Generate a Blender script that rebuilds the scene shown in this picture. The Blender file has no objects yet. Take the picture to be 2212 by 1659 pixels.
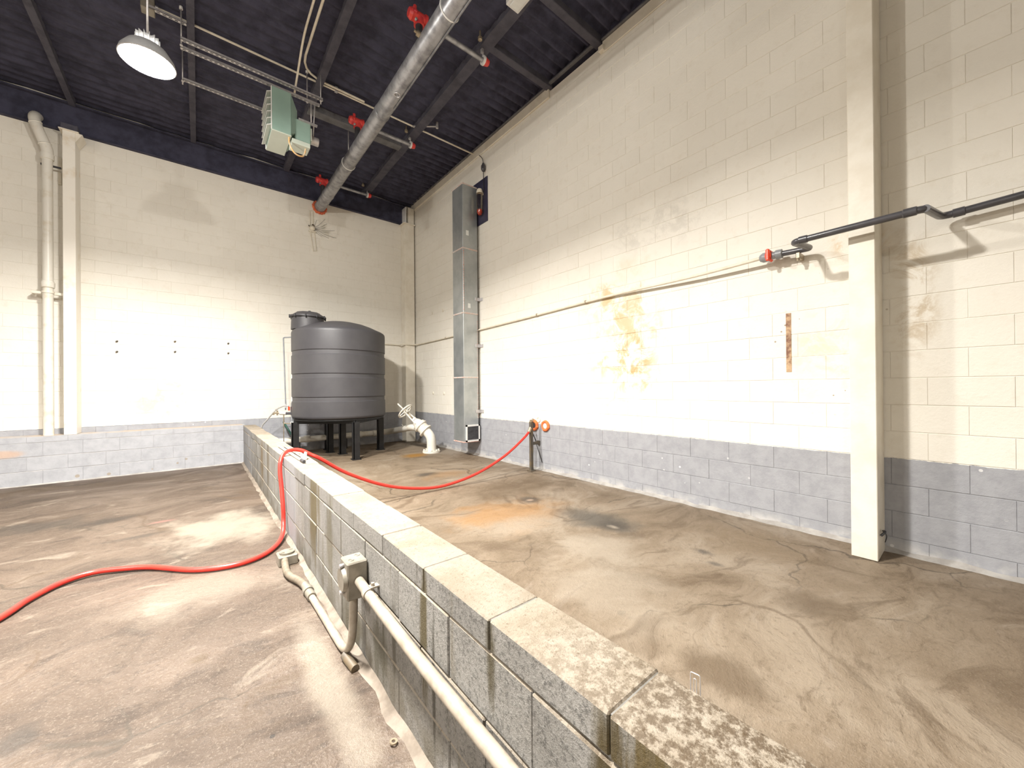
import bpy, bmesh, math, random
from mathutils import Vector, Matrix, noise
random.seed(7)
PI = math.pi
SC = bpy.context.scene
COL = SC.collection

# ------------------------------------------------------------------ camera
CAMPOS = Vector((0.0, 0.0, 1.279))
RX = Vector((0.77324015, -0.63405955, -0.00825529))
UX = Vector((0.00486732, -0.00708353, 0.99996307))
FX = Vector((0.63409461, 0.77325178, 0.0023911))
cam = bpy.data.cameras.new('camera')
cam.sensor_fit = 'HORIZONTAL'
cam.sensor_width = 36.0
cam.lens = 823.86 / 2212 * 36.0
cam.shift_y = 5.986 / 2212
cam.clip_start = 0.02
cam.clip_end = 100
camo = bpy.data.objects.new('camera', cam)
COL.objects.link(camo)
camo.matrix_world = Matrix(((RX.x, UX.x, -FX.x, CAMPOS.x), (RX.y, UX.y, -FX.y, CAMPOS.y),
                            (RX.z, UX.z, -FX.z, CAMPOS.z), (0, 0, 0, 1)))
SC.camera = camo

# ------------------------------------------------------------------ world, exposure
w = bpy.data.worlds.new('world')
SC.world = w
w.use_nodes = True
w.node_tree.nodes['Background'].inputs[0].default_value = (0.9, 0.95, 1.0, 1)
w.node_tree.nodes['Background'].inputs[1].default_value = 0.02
vs = SC.view_settings
vs.view_transform = 'Standard'
vs.look = 'None'
vs.gamma = 1.0
vs.use_curve_mapping = False
vs.exposure = 0.52
# lamps: (x, y, z of the mouth, watts); the far left pair is unseen fill, added
LAMPS = [(-0.37, 5.06, 4.45, 320.0), (-0.45, 2.25, 4.60, 350.0), (-4.4, 3.2, 4.6, 170.0), (-4.2, -1.8, 4.6, 210.0)]
SIDE_FILL = 0.33   # share of watts for a point light added to lift the upper walls
LAMPCOL = (1.0, 0.966, 0.905)

# ------------------------------------------------------------------ room numbers
XR, YB, YC = 4.112, 8.928, 8.581          # right wall, back wall, front of the back ledge
ZL, ZR, ZD = -0.062, 0.0, 0.632           # left floor, right floor, top of dividing wall and ledge
XL, XD = 0.624, 0.814                     # faces of the dividing wall
ZP = 0.715                                # top of the grey painted band
XW, YF = -7.5, -4.5                       # unseen left and front walls
def ceil_z(y): return 5.89 - 0.012 * y

# ------------------------------------------------------------------ material helpers
class NT:
    def __init__(self, name):
        self.m = bpy.data.materials.new(name)
        self.m.use_nodes = True
        self.t = self.m.node_tree
        self.b = self.t.nodes['Principled BSDF']
        self._p = None
    def n(self, typ, **kw):
        nd = self.t.nodes.new(typ)
        for k, v in kw.items(): setattr(nd, k, v)
        return nd
    def put(self, sock, v):
        if hasattr(v, 'is_linked') or isinstance(v, bpy.types.NodeSocket): self.t.links.new(v, sock)
        else:
            if isinstance(v, (tuple, list)) and len(v) == 3 and sock.type == 'RGBA': v = (*v, 1)
            sock.default_value = v
    def pos(self):
        if self._p is None: self._p = self.n('ShaderNodeNewGeometry').outputs['Position']
        return self._p
    def math(self, op, a, b=0.0, clamp=False):
        nd = self.n('ShaderNodeMath', operation=op, use_clamp=clamp)
        self.put(nd.inputs[0], a); self.put(nd.inputs[1], b)
        return nd.outputs[0]
    def vmath(self, op, a, b):
        nd = self.n('ShaderNodeVectorMath', operation=op)
        self.put(nd.inputs[0], a); self.put(nd.inputs[1], b)
        return nd.outputs[1] if op in ('LENGTH', 'DISTANCE', 'DOT_PRODUCT') else nd.outputs[0]
    def noise(self, scale, detail=4, rough=0.55, dist=0.0, vec=None, out=0, stretch=None):
        nd = self.n('ShaderNodeTexNoise')
        v = vec if vec is not None else self.pos()
        if stretch: v = self.vmath('MULTIPLY', v, stretch)
        self.put(nd.inputs['Vector'], v)
        nd.inputs['Scale'].default_value = scale
        nd.inputs['Detail'].default_value = detail
        nd.inputs['Roughness'].default_value = rough
        nd.inputs['Distortion'].default_value = dist
        return nd.outputs[out]
    def ramp(self, v, lo, hi, smooth=True):
        nd = self.n('ShaderNodeMapRange', interpolation_type='SMOOTHSTEP' if smooth else 'LINEAR', clamp=True)
        self.put(nd.inputs[0], v)
        nd.inputs[1].default_value = lo; nd.inputs[2].default_value = hi
        return nd.outputs[0]
    def mix(self, f, a, b):
        nd = self.n('ShaderNodeMix', data_type='RGBA')
        self.put(nd.inputs[0], f); self.put(nd.inputs[6], a); self.put(nd.inputs[7], b)
        return nd.outputs[2]
    def mul(self, col, f):
        nd = self.n('ShaderNodeMix', data_type='RGBA', blend_type='MULTIPLY')
        nd.inputs[0].default_value = 1.0
        self.put(nd.inputs[6], col)
        if isinstance(f, (int, float)): f = (f, f, f)
        self.put(nd.inputs[7], f)
        return nd.outputs[2]
    def blob(self, c, r, warp=0.35, wscale=2.5, edge=(1.0, 0.55)):
        """soft stain around world point c with radii r, edge warped by noise"""
        d = self.vmath('DIVIDE', self.vmath('SUBTRACT', self.pos(), c), r)
        L = self.vmath('LENGTH', d, (0, 0, 0))
        nz = self.noise(wscale, 4, 0.6)
        L = self.math('ADD', L, self.math('MULTIPLY', self.math('SUBTRACT', nz, 0.5), warp * 4))
        return self.ramp(L, edge[0], edge[1])
    def bump(self, h, strength=0.3, dist=0.01, prev=None):
        nd = self.n('ShaderNodeBump')
        nd.inputs['Strength'].default_value = strength
        nd.inputs['Distance'].default_value = dist
        self.put(nd.inputs['Height'], h)
        if prev is not None: self.put(nd.inputs['Normal'], prev)
        return nd.outputs[0]
    def finish(self, col, rough=0.6, metal=0.0, normal=None, spec=None):
        self.put(self.b.inputs['Base Color'], col)
        self.put(self.b.inputs['Roughness'], rough)
        self.b.inputs['Metallic'].default_value = metal
        if normal is not None: self.put(self.b.inputs['Normal'], normal)
        if spec is not None: self.b.inputs['Specular IOR Level'].default_value = spec
        return self.m

def simple(name, c1, c2, rough=0.5, metal=0.0, scale=12.0, lo=0.35, hi=0.7, bs=60.0, bst=0.15, spec=None):
    k = NT(name)
    f = k.ramp(k.noise(scale, 5, 0.6), lo, hi)
    return k.finish(k.mix(f, c1, c2), rough, metal, k.bump(k.noise(bs, 3), bst, 0.004), spec)

def wall_paint(name, stains_and_tones, grey=True, pits=()):
    k = NT(name)
    n1 = k.noise(0.9, 4, 0.6)
    n2 = k.noise(9, 5, 0.65)
    col = k.mix(k.ramp(n1, 0.3, 0.75), (0.82, 0.785, 0.71), (0.775, 0.735, 0.655))
    col = k.mix(k.math('MULTIPLY', k.ramp(n2, 0.52, 0.75), 0.35), col, (0.68, 0.62, 0.52))
    rnd = k.n('ShaderNodeObjectInfo').outputs['Random']
    for c, r, sc, amt, tone in stains_and_tones:
        patch = k.ramp(k.noise(4.2, 6, 0.75, 0.6), 0.44, 0.62)
        mk = k.math('MULTIPLY', k.math('MULTIPLY', k.blob(c, r, 0.3, sc, (1.0, 0.2)), patch), amt)
        col = k.mix(mk, col, tone)
    for c, r, amt in pits:
        vo = k.n('ShaderNodeTexVoronoi'); k.put(vo.inputs['Vector'], k.pos()); vo.inputs['Scale'].default_value = 16
        sp = k.math('LESS_THAN', vo.outputs['Distance'], 0.13)
        gate = k.ramp(k.noise(5, 3), 0.53, 0.6)
        col = k.mix(k.math('MULTIPLY', k.math('MULTIPLY', k.math('MULTIPLY', sp, gate), k.blob(c, r)), amt), col, (0.25, 0.17, 0.10))
    rough = 0.55
    if grey:
        sep = k.n('ShaderNodeSeparateXYZ'); k.put(sep.inputs[0], k.pos())
        edge = k.math('ADD', sep.outputs[2], k.math('MULTIPLY', k.math('SUBTRACT', k.noise(14, 4, 0.7), 0.5), 0.022))
        gm = k.math('LESS_THAN', edge, ZP)
        gcol = k.mix(k.ramp(n2, 0.35, 0.7), (0.355, 0.36, 0.385), (0.30, 0.305, 0.33))
        vo = k.n('ShaderNodeTexVoronoi'); k.put(vo.inputs['Vector'], k.pos()); vo.inputs['Scale'].default_value = 9
        chip = k.math('MULTIPLY', k.math('LESS_THAN', vo.outputs['Distance'], 0.10), k.ramp(k.noise(3.0, 3), 0.5, 0.6))
        gcol = k.mix(k.math('MULTIPLY', chip, 0.8), gcol, (0.72, 0.72, 0.72))
        foot = k.math('MULTIPLY', k.ramp(sep.outputs[2], 0.12, 0.0), k.ramp(k.noise(6, 4), 0.42, 0.62))
        gcol = k.mix(k.math('MULTIPLY', foot, 0.7), gcol, (0.60, 0.58, 0.55))
        col = k.mix(gm, col, gcol)
    col = k.mul(col, k.math('ADD', k.math('MULTIPLY', rnd, 0.03), 0.97))
    nb = k.bump(k.noise(38, 5, 0.7), 0.35, 0.008)
    nb = k.bump(k.noise(150, 2), 0.15, 0.003, nb)
    return k.finish(col, rough, 0, nb, 0.35)

RUST = (0.50, 0.30, 0.09)
M = {}
M['wall_r'] = wall_paint('painted_block_right',
    [((4.1, 2.80, 1.75), (0.6, 0.75, 1.25), 2.2, 0.7, (0.56, 0.37, 0.14)), ((4.1, 3.05, 2.35), (0.6, 0.45, 0.4), 2.2, 0.5, (0.56, 0.37, 0.14)), ((4.1, 2.65, 1.55), (0.6, 0.30, 0.55), 3.0, 0.7, (0.46, 0.28, 0.09)),
     ((4.1, 0.62, 2.42), (0.6, 0.26, 0.20), 4.0, 0.7, (0.55, 0.36, 0.14)), ((4.1, 0.30, 1.9), (0.6, 0.16, 0.8), 4.0, 0.6, (0.42, 0.29, 0.14)),
     ((4.1, 0.8, 1.6), (0.6, 0.35, 0.5), 5.0, 0.35, (0.60, 0.42, 0.22)), ((4.1, 2.3, 3.15), (0.6, 0.9, 0.35), 2.0, 0.35, (0.45, 0.42, 0.37))],  # last entry: broad greyer patch high on the wall
    True, [((4.1, 0.85, 1.7), (0.6, 0.7, 0.9), 0.8)])
M['wall_b'] = wall_paint('painted_block_back',
    [((-0.55, 8.9, 1.05), (0.75, 0.6, 0.75), 2.2, 0.42, (0.62, 0.42, 0.20)), ((1.95, 8.9, 4.75), (0.45, 0.6, 0.3), 3.0, 0.35, (0.40, 0.37, 0.26))], True)
def ledge_paint():
    k = NT('painted_ledge_block')
    n2 = k.noise(7, 5, 0.65)
    col = k.mix(k.ramp(n2, 0.35, 0.7), (0.41, 0.415, 0.44), (0.34, 0.345, 0.37))
    nz = k.n('ShaderNodeSeparateXYZ'); k.put(nz.inputs[0], k.n('ShaderNodeNewGeometry').outputs['Normal'])
    col = k.mix(k.math('MULTIPLY', k.ramp(nz.outputs[2], 0.6, 0.9), k.ramp(k.noise(3, 4), 0.35, 0.55)), col, (0.46, 0.38, 0.31))
    col = k.mix(k.math('MULTIPLY', k.blob((-2.25, 8.55, 0.40), (0.42, 0.3, 0.075), 0.15, 5.0, (1.0, 0.5)), 0.65), col, (0.55, 0.36, 0.24))
    vo = k.n('ShaderNodeTexVoronoi'); k.put(vo.inputs['Vector'], k.pos()); vo.inputs['Scale'].default_value = 5
    sep = k.n('ShaderNodeSeparateXYZ'); k.put(sep.inputs[0], k.pos())
    chip = k.math('MULTIPLY', k.math('LESS_THAN', vo.outputs['Distance'], 0.12), k.ramp(sep.outputs[2], 0.18, 0.1))
    col = k.mix(k.math('MULTIPLY', chip, 0.7), col, (0.30, 0.24, 0.16))
    rnd = k.n('ShaderNodeObjectInfo').outputs['Random']
    col = k.mul(col, k.math('ADD', k.math('MULTIPLY', rnd, 0.07), 0.95))
    return k.finish(col, 0.5, 0, k.bump(k.noise(40, 5, 0.7), 0.3, 0.006), 0.4)
M['ledge'] = ledge_paint()

def divider_mat():
    k = NT('bare_concrete_block')
    sep = k.n('ShaderNodeSeparateXYZ'); k.put(sep.inputs[0], k.pos())
    n1 = k.noise(3.2, 5, 0.65); n3 = k.noise(70, 5, 0.8); n4 = k.noise(190, 3, 0.8)
    side = k.mix(k.ramp(n1, 0.35, 0.7), (0.300, 0.288, 0.268), (0.225, 0.214, 0.196))
    side = k.mix(k.math('MULTIPLY', k.ramp(n3, 0.48, 0.62), k.math('ADD', 0.22, k.math('MULTIPLY', k.ramp(sep.outputs[1], 2.4, 0.8), 0.45))), side, (0.060, 0.057, 0.054))
    side = k.mix(k.math('MULTIPLY', k.ramp(n4, 0.54, 0.66), 0.5), side, (0.46, 0.44, 0.41))
    # drips under the coping joints: streaky in z
    st = k.noise(2.6, 4, 0.7, stretch=(1, 3.2, 0.16))
    drip = k.ramp(st, 0.55, 0.69)
    side = k.mix(k.math('MULTIPLY', drip, 0.7), side, (0.125, 0.095, 0.042))
    st2 = k.noise(2.2, 4, 0.7, stretch=(1, 6.5, 0.10))
    side = k.mix(k.math('MULTIPLY', k.ramp(st2, 0.56, 0.68), 0.6), side, (0.060, 0.050, 0.030))
    sep = k.n('ShaderNodeSeparateXYZ'); k.put(sep.inputs[0], k.pos())
    low = k.math('MULTIPLY', k.ramp(sep.outputs[2], 0.25, -0.05), k.ramp(k.noise(5, 4), 0.35, 0.6))
    side = k.mix(k.math('MULTIPLY', low, 0.65), side, (0.105, 0.085, 0.05))
    # painted grey stretch by the hose and the ledge end
    pm = k.math('MAXIMUM', k.ramp(sep.outputs[1], 6.6, 7.6), k.math('MULTIPLY', k.ramp(sep.outputs[1], 3.6, 3.7, False), k.ramp(sep.outputs[1], 4.6, 4.1)))
    side = k.mix(k.math('MULTIPLY', pm, 0.75), side, (0.33, 0.33, 0.345))
    for (yc, ry, zc, rz, tone, amt) in ((5.9, 0.16, 0.36, 0.45, (0.16, 0.105, 0.04), 0.8), (5.3, 0.10, 0.36, 0.4, (0.13, 0.09, 0.04), 0.5), (3.0, 0.20, 0.42, 0.42, (0.125, 0.095, 0.038), 0.85), (2.55, 0.10, 0.36, 0.4, (0.12, 0.10, 0.05), 0.6),
            (1.272, 0.035, 0.36, 0.40, (0.085, 0.065, 0.025), 0.9), (1.20, 0.015, 0.30, 0.3, (0.04, 0.034, 0.022), 0.8), (0.868, 0.03, 0.50, 0.2, (0.065, 0.05, 0.02), 0.85), (0.47, 0.06, 0.50, 0.25, (0.065, 0.045, 0.012), 0.9), (0.33, 0.13, 0.52, 0.2, (0.10, 0.068, 0.016), 0.85),
            (1.55, 0.03, 0.20, 0.25, (0.06, 0.05, 0.03), 0.7), (1.72, 0.12, 0.10, 0.2, (0.07, 0.062, 0.035), 0.7), (2.1, 0.25, 0.05, 0.15, (0.075, 0.062, 0.03), 0.7)):  # low entries beneath conduit and box: dirt with their shadow painted in
        d_ = k.vmath('DIVIDE', k.vmath('SUBTRACT', k.pos(), (XL, yc, zc)), (0.5, ry, rz))
        L_ = k.math('ADD', k.vmath('LENGTH', d_, (0, 0, 0)), k.math('MULTIPLY', k.math('SUBTRACT', k.noise(7, 4, 0.7, stretch=(1, 2.5, 0.35)), 0.5), 2.2))
        side = k.mix(k.math('MULTIPLY', k.ramp(L_, 1.05, 0.3), amt), side, tone)
    n5 = k.noise(6, 6, 0.7)
    top = k.mix(k.ramp(n5, 0.35, 0.68), (0.365, 0.315, 0.252), (0.275, 0.228, 0.170))
    top = k.mix(k.math('MULTIPLY', k.ramp(n3, 0.54, 0.66), 0.6), top, (0.115, 0.078, 0.045))
    near = k.math('MULTIPLY', k.ramp(sep.outputs[1], 1.0, 0.25), k.ramp(k.noise(40, 6, 0.78), 0.40, 0.58))
    top = k.mix(k.math('MULTIPLY', near, 0.85), top, (0.072, 0.043, 0.019))
    nz = k.n('ShaderNodeSeparateXYZ'); k.put(nz.inputs[0], k.n('ShaderNodeNewGeometry').outputs['Normal'])
    col = k.mix(k.ramp(nz.outputs[2], 0.3, 0.8), side, top)
    rnd = k.n('ShaderNodeObjectInfo').outputs['Random']
    col = k.mul(col, k.math('ADD', k.math('MULTIPLY', rnd, 0.12), 0.79))
    nb = k.bump(n3, 0.6, 0.01); nb = k.bump(n4, 0.35, 0.004, nb)
    return k.finish(col, 0.8, 0, nb, 0.3)
M['divider'] = divider_mat()
M['mortar'] = simple('mortar', (0.20, 0.192, 0.176), (0.09, 0.083, 0.07), 0.85, scale=8)
M['mortar_paint'] = wall_paint('painted_mortar', [((4.1, 2.80, 1.75), (0.6, 0.60, 1.15), 2.2, 0.9, RUST)], True)
M['mortar_ledge'] = simple('ledge_mortar', (0.34, 0.34, 0.36), (0.44, 0.44, 0.45), 0.7, scale=6)

def floor_mat(name, right):
    k = NT(name)
    warp = k.noise(0.7, 3, 0.5, out=1)
    wv = k.vmath('ADD', k.pos(), k.vmath('MULTIPLY', k.vmath('SUBTRACT', warp, (0.5, 0.5, 0.5)), (1.3, 1.3, 0)))
    a = k.noise(1.1, 6, 0.62, 0.4, vec=wv, stretch=(0.8, 1.5, 1) if not right else (0.9, 1.1, 1))
    b = k.noise(3.4, 6, 0.68, 0.8, vec=wv, stretch=(0.7, 1.7, 1))
    c = k.noise(26, 5, 0.7); g = k.noise(120, 3, 0.7)
    if right: c1, c2, c3 = (0.285, 0.227, 0.166), (0.205, 0.154, 0.104), (0.108, 0.072, 0.041)
    else: c1, c2, c3 = (0.138, 0.098, 0.070), (0.096, 0.065, 0.044), (0.040, 0.025, 0.016)
    col = k.mix(k.ramp(a, 0.38, 0.54), c1, c2)
    col = k.mix(k.math('MULTIPLY', k.ramp(a, 0.53, 0.66), 0.8), col, c3)
    col = k.mix(k.math('MULTIPLY', k.ramp(b, 0.54, 0.68), 0.65), col, c3)
    e_ = k.noise(9.0, 6, 0.75, 1.2, vec=wv, stretch=(0.7, 1.8, 1))
    col = k.mix(k.math('MULTIPLY', k.ramp(e_, 0.54, 0.70), 0.5), col, c3)
    col = k.mix(k.math('MULTIPLY', k.ramp(b, 0.44, 0.28), 0.6), col, (0.29, 0.238, 0.185))
    col = k.mix(k.math('MULTIPLY', k.ramp(c, 0.53, 0.68), 0.45), col, c3)
    col = k.mix(k.math('MULTIPLY', k.ramp(g, 0.54, 0.68), 0.45), col, (0.29, 0.238, 0.185))
    # wandering tide marks
    band = k.math('ABSOLUTE', k.math('SUBTRACT', k.noise(0.55, 3, 0.5, 0.6, vec=wv), 0.5))
    tide = k.math('MULTIPLY', k.ramp(band, 0.010, 0.001), k.ramp(k.noise(1.3, 2), 0.40, 0.60))
    col = k.mix(k.math('MULTIPLY', tide, 0.55), col, (0.085, 0.052, 0.026))
    # hairline cracks
    vo = k.n('ShaderNodeTexVoronoi', feature='DISTANCE_TO_EDGE'); k.put(vo.inputs['Vector'], k.vmath('ADD', wv, k.vmath('MULTIPLY', k.noise(4, 4, out=1), (0.25, 0.25, 0))))
    vo.inputs['Scale'].default_value = 0.62 if right else 0.75
    cr = k.math('MULTIPLY', k.ramp(vo.outputs[0], 0.007, 0.0015), k.ramp(k.noise(0.9, 3), 0.45, 0.55))
    col = k.mix(k.math('MULTIPLY', cr, 0.7), col, (0.055, 0.04, 0.026))
    DK, OR, LT, BR = (0.042, 0.034, 0.027), (0.31, 0.165, 0.06), (0.33, 0.28, 0.22), (0.10, 0.066, 0.036)
    if right:
        S = [((2.45, 3.05, 0), (0.75, 0.55, 1), OR, 0.75, 0.3), ((2.3, 2.75, 0), (0.45, 0.25, 1), LT, 0.5, 0.3), ((2.95, 3.7, 0), (0.75, 0.75, 1), BR, 0.55, 0.35),
             ((2.95, 2.35, 0), (0.36, 0.55, 1), (0.06, 0.054, 0.045), 0.8, 0.22), ((2.94, 2.10, 0), (0.17, 0.22, 1), DK, 0.75, 0.12), ((2.92, 2.11, 0), (0.05, 0.09, 1), LT, 0.75, 0.22),
             ((2.90, 3.24, 0), (0.17, 0.16, 1), DK, 0.75, 0.15), ((2.90, 3.235, 0), (0.06, 0.05, 1), (0.30, 0.22, 0.16), 0.9, 0.05),
             ((1.79, 0.73, 0), (0.19, 0.26, 1), BR, 0.75, 0.14), ((2.75, 0.62, 0), (0.24, 0.22, 1), BR, 0.7, 0.14), ((1.95, 2.25, 0), (0.28, 0.3, 1), BR, 0.4, 0.2),
             ((2.0, 1.5, 0), (0.55, 0.5, 1), LT, 0.45, 0.3), ((2.45, 1.9, 0), (0.45, 0.45, 1), LT, 0.6, 0.3), ((3.0, 1.35, 0), (0.07, 0.10, 1), DK, 0.7, 0.2),
             ((2.86, 1.2, 0), (0.05, 0.07, 1), DK, 0.6, 0.2), ((3.45, 1.2, 0), (0.4, 0.5, 1), (0.18, 0.125, 0.07), 0.5, 0.3),
             ((2.6, 5.2, 0), (0.22, 0.14, 1), DK, 0.7, 0.2), ((2.0, 4.7, 0), (0.8, 0.7, 1), BR, 0.4, 0.35), ((3.2, 6.85, 0), (0.36, 0.28, 1), (0.30, 0.145, 0.02), 0.9, 0.12),
             ((2.9, 5.0, 0), (0.5, 0.3, 1), OR, 0.35, 0.3), ((1.7, 3.2, 0), (0.2, 0.4, 1), BR, 0.35, 0.3)]
    else:
        S = [((-1.2, 5.95, 0), (0.5, 0.28, 1), DK, 0.55, 0.3), ((-0.8, 5.7, 0), (0.3, 0.2, 1), DK, 0.45, 0.3), ((-0.45, 4.9, 0), (0.28, 0.07, 1), DK, 0.6, 0.2),
             ((-0.01, 2.47, 0), (0.06, 0.055, 1), BR, 0.7, 0.1), ((0.15, 4.7, 0), (0.55, 0.7, 1), LT, 0.7, 0.3), ((-1.9, 8.1, 0), (0.9, 0.35, 1), BR, 0.7, 0.35),
             ((-0.5, 7.9, 0), (1.2, 0.4, 1), BR, 0.35, 0.35), ((-0.3, 5.3, 0), (0.14, 0.05, 1), (0.32, 0.14, 0.12), 0.45, 0.1), ((-0.55, 2.35, 0), (0.08, 0.12, 1), DK, 0.6, 0.2),
             ((0.45, 1.9, 0), (0.1, 0.8, 1), LT, 0.55, 0.2), ((0.46, 1.3, 0), (0.06, 0.08, 1), BR, 0.7, 0.15), ((0.1, 3.3, 0), (0.6, 0.35, 1), LT, 0.35, 0.3)]
        pv = k.n('ShaderNodeTexVoronoi'); k.put(pv.inputs['Vector'], k.pos()); pv.inputs['Scale'].default_value = 6
        pit = k.math('MULTIPLY', k.math('LESS_THAN', pv.outputs['Distance'], 0.055), k.ramp(k.noise(1.5, 2), 0.52, 0.56))
        col = k.mix(k.math('MULTIPLY', pit, 0.8), col, (0.02, 0.014, 0.01))
    for cc, rr, tone, amt, wp in S:
        cc = (cc[0], cc[1], ZR if right else ZL)
        col = k.mix(k.math('MULTIPLY', k.blob(cc, rr, wp * 1.6, 3.4 if max(rr[0], rr[1]) > 0.3 else 7.0, (1.05, 0.25)), amt), col, tone)
    col = k.mul(col, 0.80 if not right else 0.90)
    nb = k.bump(a, 0.3, 0.04); nb = k.bump(e_, 0.35, 0.02, nb); nb = k.bump(c, 0.5, 0.012, nb); nb = k.bump(g, 0.5, 0.005, nb)
    rough = k.math('ADD', k.math('MULTIPLY', k.ramp(a, 0.35, 0.65), 0.25), 0.42)
    return k.finish(col, rough, 0, nb, 0.45)
M['floor_l'] = floor_mat('left_concrete_floor', False)
M['floor_r'] = floor_mat('right_concrete_floor', True)
M['ceiling'] = simple('black_sprayed_insulation', (0.052, 0.052, 0.088), (0.025, 0.025, 0.046), 0.9, scale=5, bs=45, bst=0.9)
M['joist'] = simple('black_sprayed_steel', (0.085, 0.083, 0.108), (0.055, 0.053, 0.072), 0.85, scale=6, bs=50, bst=0.8)
M['bar'] = simple('dusty_steel_bar', (0.16, 0.16, 0.17), (0.10, 0.10, 0.11), 0.6, scale=8)
M['cream'] = simple('cream_painted_steel', (0.80, 0.755, 0.66), (0.72, 0.665, 0.56), 0.45, scale=5)
M['cream_old'] = simple('scuffed_cream_paint', (0.82, 0.78, 0.70), (0.66, 0.55, 0.40), 0.45, scale=4, lo=0.55, hi=0.8)
M['plain'] = simple('plain_painted_wall', (0.70, 0.66, 0.58), (0.62, 0.58, 0.5), 0.7)
M['strut'] = simple('galvanised_strut', (0.60, 0.58, 0.58), (0.42, 0.41, 0.42), 0.4, 0.5)
M['steelpipe'] = simple('blackened_steel_pipe', (0.42, 0.42, 0.44), (0.22, 0.22, 0.235), 0.38, 0.55, scale=9, bs=14, bst=0.25)
M['blackpipe'] = simple('black_iron', (0.03, 0.03, 0.035), (0.05, 0.05, 0.055), 0.45)
M['redcoup'] = simple('red_coupling', (0.78, 0.075, 0.055), (0.62, 0.05, 0.07), 0.4)
M['redseal'] = simple('red_seal', (0.75, 0.18, 0.06), (0.5, 0.1, 0.05), 0.7)
M['galv'] = simple('galvanised_duct', (0.46, 0.485, 0.49), (0.36, 0.385, 0.395), 0.36, 0.65, scale=3.5, bs=8, bst=0.06)
M['galvseam'] = simple('duct_seam', (0.62, 0.60, 0.57), (0.62, 0.40, 0.34), 0.5, 0.1, scale=22)
M['sealdot'] = simple('red_sealant', (0.60, 0.26, 0.20), (0.72, 0.58, 0.52), 0.6, scale=25)
M['label'] = simple('white_label', (0.78, 0.80, 0.78), (0.72, 0.74, 0.72), 0.5)
M['dark'] = simple('dark_void', (0.015, 0.015, 0.017), (0.03, 0.03, 0.03), 0.8)
M['bluepanel'] = simple('dark_blue_panel', (0.030, 0.028, 0.060), (0.055, 0.052, 0.085), 0.45, scale=4)
M['tank'] = simple('charcoal_polyethylene', (0.060, 0.058, 0.063), (0.050, 0.048, 0.054), 0.5, scale=3, bs=25, bst=0.08)
M['stand'] = simple('black_painted_steel', (0.006, 0.006, 0.007), (0.013, 0.013, 0.014), 0.5)
M['pvcgrey'] = simple('dark_grey_plastic', (0.075, 0.072, 0.080), (0.055, 0.054, 0.06), 0.28, bst=0.02)
M['uniongrey'] = simple('mid_grey_plastic', (0.27, 0.28, 0.30), (0.22, 0.23, 0.24), 0.35)
M['redvalve'] = simple('red_plastic', (0.85, 0.075, 0.025), (0.78, 0.06, 0.02), 0.35)
M['creampipe'] = simple('cream_pipe', (0.76, 0.71, 0.60), (0.68, 0.62, 0.50), 0.4)
M['whitepipe'] = simple('white_painted_iron', (0.72, 0.69, 0.62), (0.62, 0.56, 0.45), 0.38, scale=7, lo=0.5, hi=0.75)
M['white'] = simple('white_plastic', (0.82, 0.82, 0.80), (0.76, 0.76, 0.74), 0.35)
M['hose'] = simple('red_rubber_hose', (0.78, 0.045, 0.030), (0.70, 0.035, 0.028), 0.33, bst=0.03)
M['conduit'] = simple('painted_conduit', (0.33, 0.288, 0.235), (0.25, 0.212, 0.165), 0.42, scale=18)
M['boxmetal'] = simple('cast_box_metal', (0.28, 0.255, 0.212), (0.21, 0.188, 0.15), 0.45, 0.3, scale=20)
M['flex'] = simple('dirty_flex_conduit', (0.19, 0.158, 0.118), (0.12, 0.095, 0.065), 0.6, scale=30)
M['heater'] = simple('green_enamel', (0.28, 0.40, 0.345), (0.24, 0.35, 0.30), 0.42, scale=3)
M['heaterpale'] = simple('green_enamel_pale_lit', (0.55, 0.60, 0.53), (0.50, 0.55, 0.48), 0.42, scale=3)  # paler copy of the casing green, light on the underside put into the colour
M['post'] = simple('brown_steel', (0.085, 0.075, 0.062), (0.13, 0.095, 0.055), 0.55, scale=14)
M['foam'] = simple('orange_foam', (0.80, 0.20, 0.05), (0.62, 0.13, 0.04), 0.7, scale=30)
M['brass'] = simple('dull_fitting', (0.42, 0.35, 0.25), (0.30, 0.25, 0.18), 0.4, 0.6)
M['greenrod'] = simple('green_steel', (0.02, 0.085, 0.065), (0.03, 0.10, 0.08), 0.4)
M['greytube'] = simple('grey_tubing', (0.42, 0.41, 0.40), (0.36, 0.35, 0.34), 0.4)
M['orangecable'] = simple('orange_cable', (0.75, 0.42, 0.14), (0.60, 0.50, 0.36), 0.5, scale=14)
M['lamphouse'] = simple('lamp_housing', (0.62, 0.62, 0.62), (0.52, 0.52, 0.52), 0.4, 0.4)
M['rust'] = simple('rusty_strip', (0.20, 0.10, 0.065), (0.52, 0.36, 0.22), 0.8, scale=14, lo=0.4, hi=0.62)
M['cove'] = simple('pale_sealant', (0.215, 0.178, 0.142), (0.12, 0.094, 0.07), 0.75, scale=9, bs=30, bst=0.9)
M['covegrey'] = simple('grey_sealant', (0.40, 0.38, 0.355), (0.28, 0.26, 0.24), 0.75, scale=7, bs=30, bst=0.7)
k = NT('clear_glass'); k.b.inputs['Transmission Weight'].default_value = 1.0
M['glass'] = k.finish((0.90, 0.80, 0.66), 0.12)
k = NT('lamp_lens'); k.b.inputs['Emission Color'].default_value = (*LAMPCOL, 1); k.b.inputs['Emission Strength'].default_value = 30.0
M['lens'] = k.finish((0.9, 0.9, 0.9), 0.4)

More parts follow.
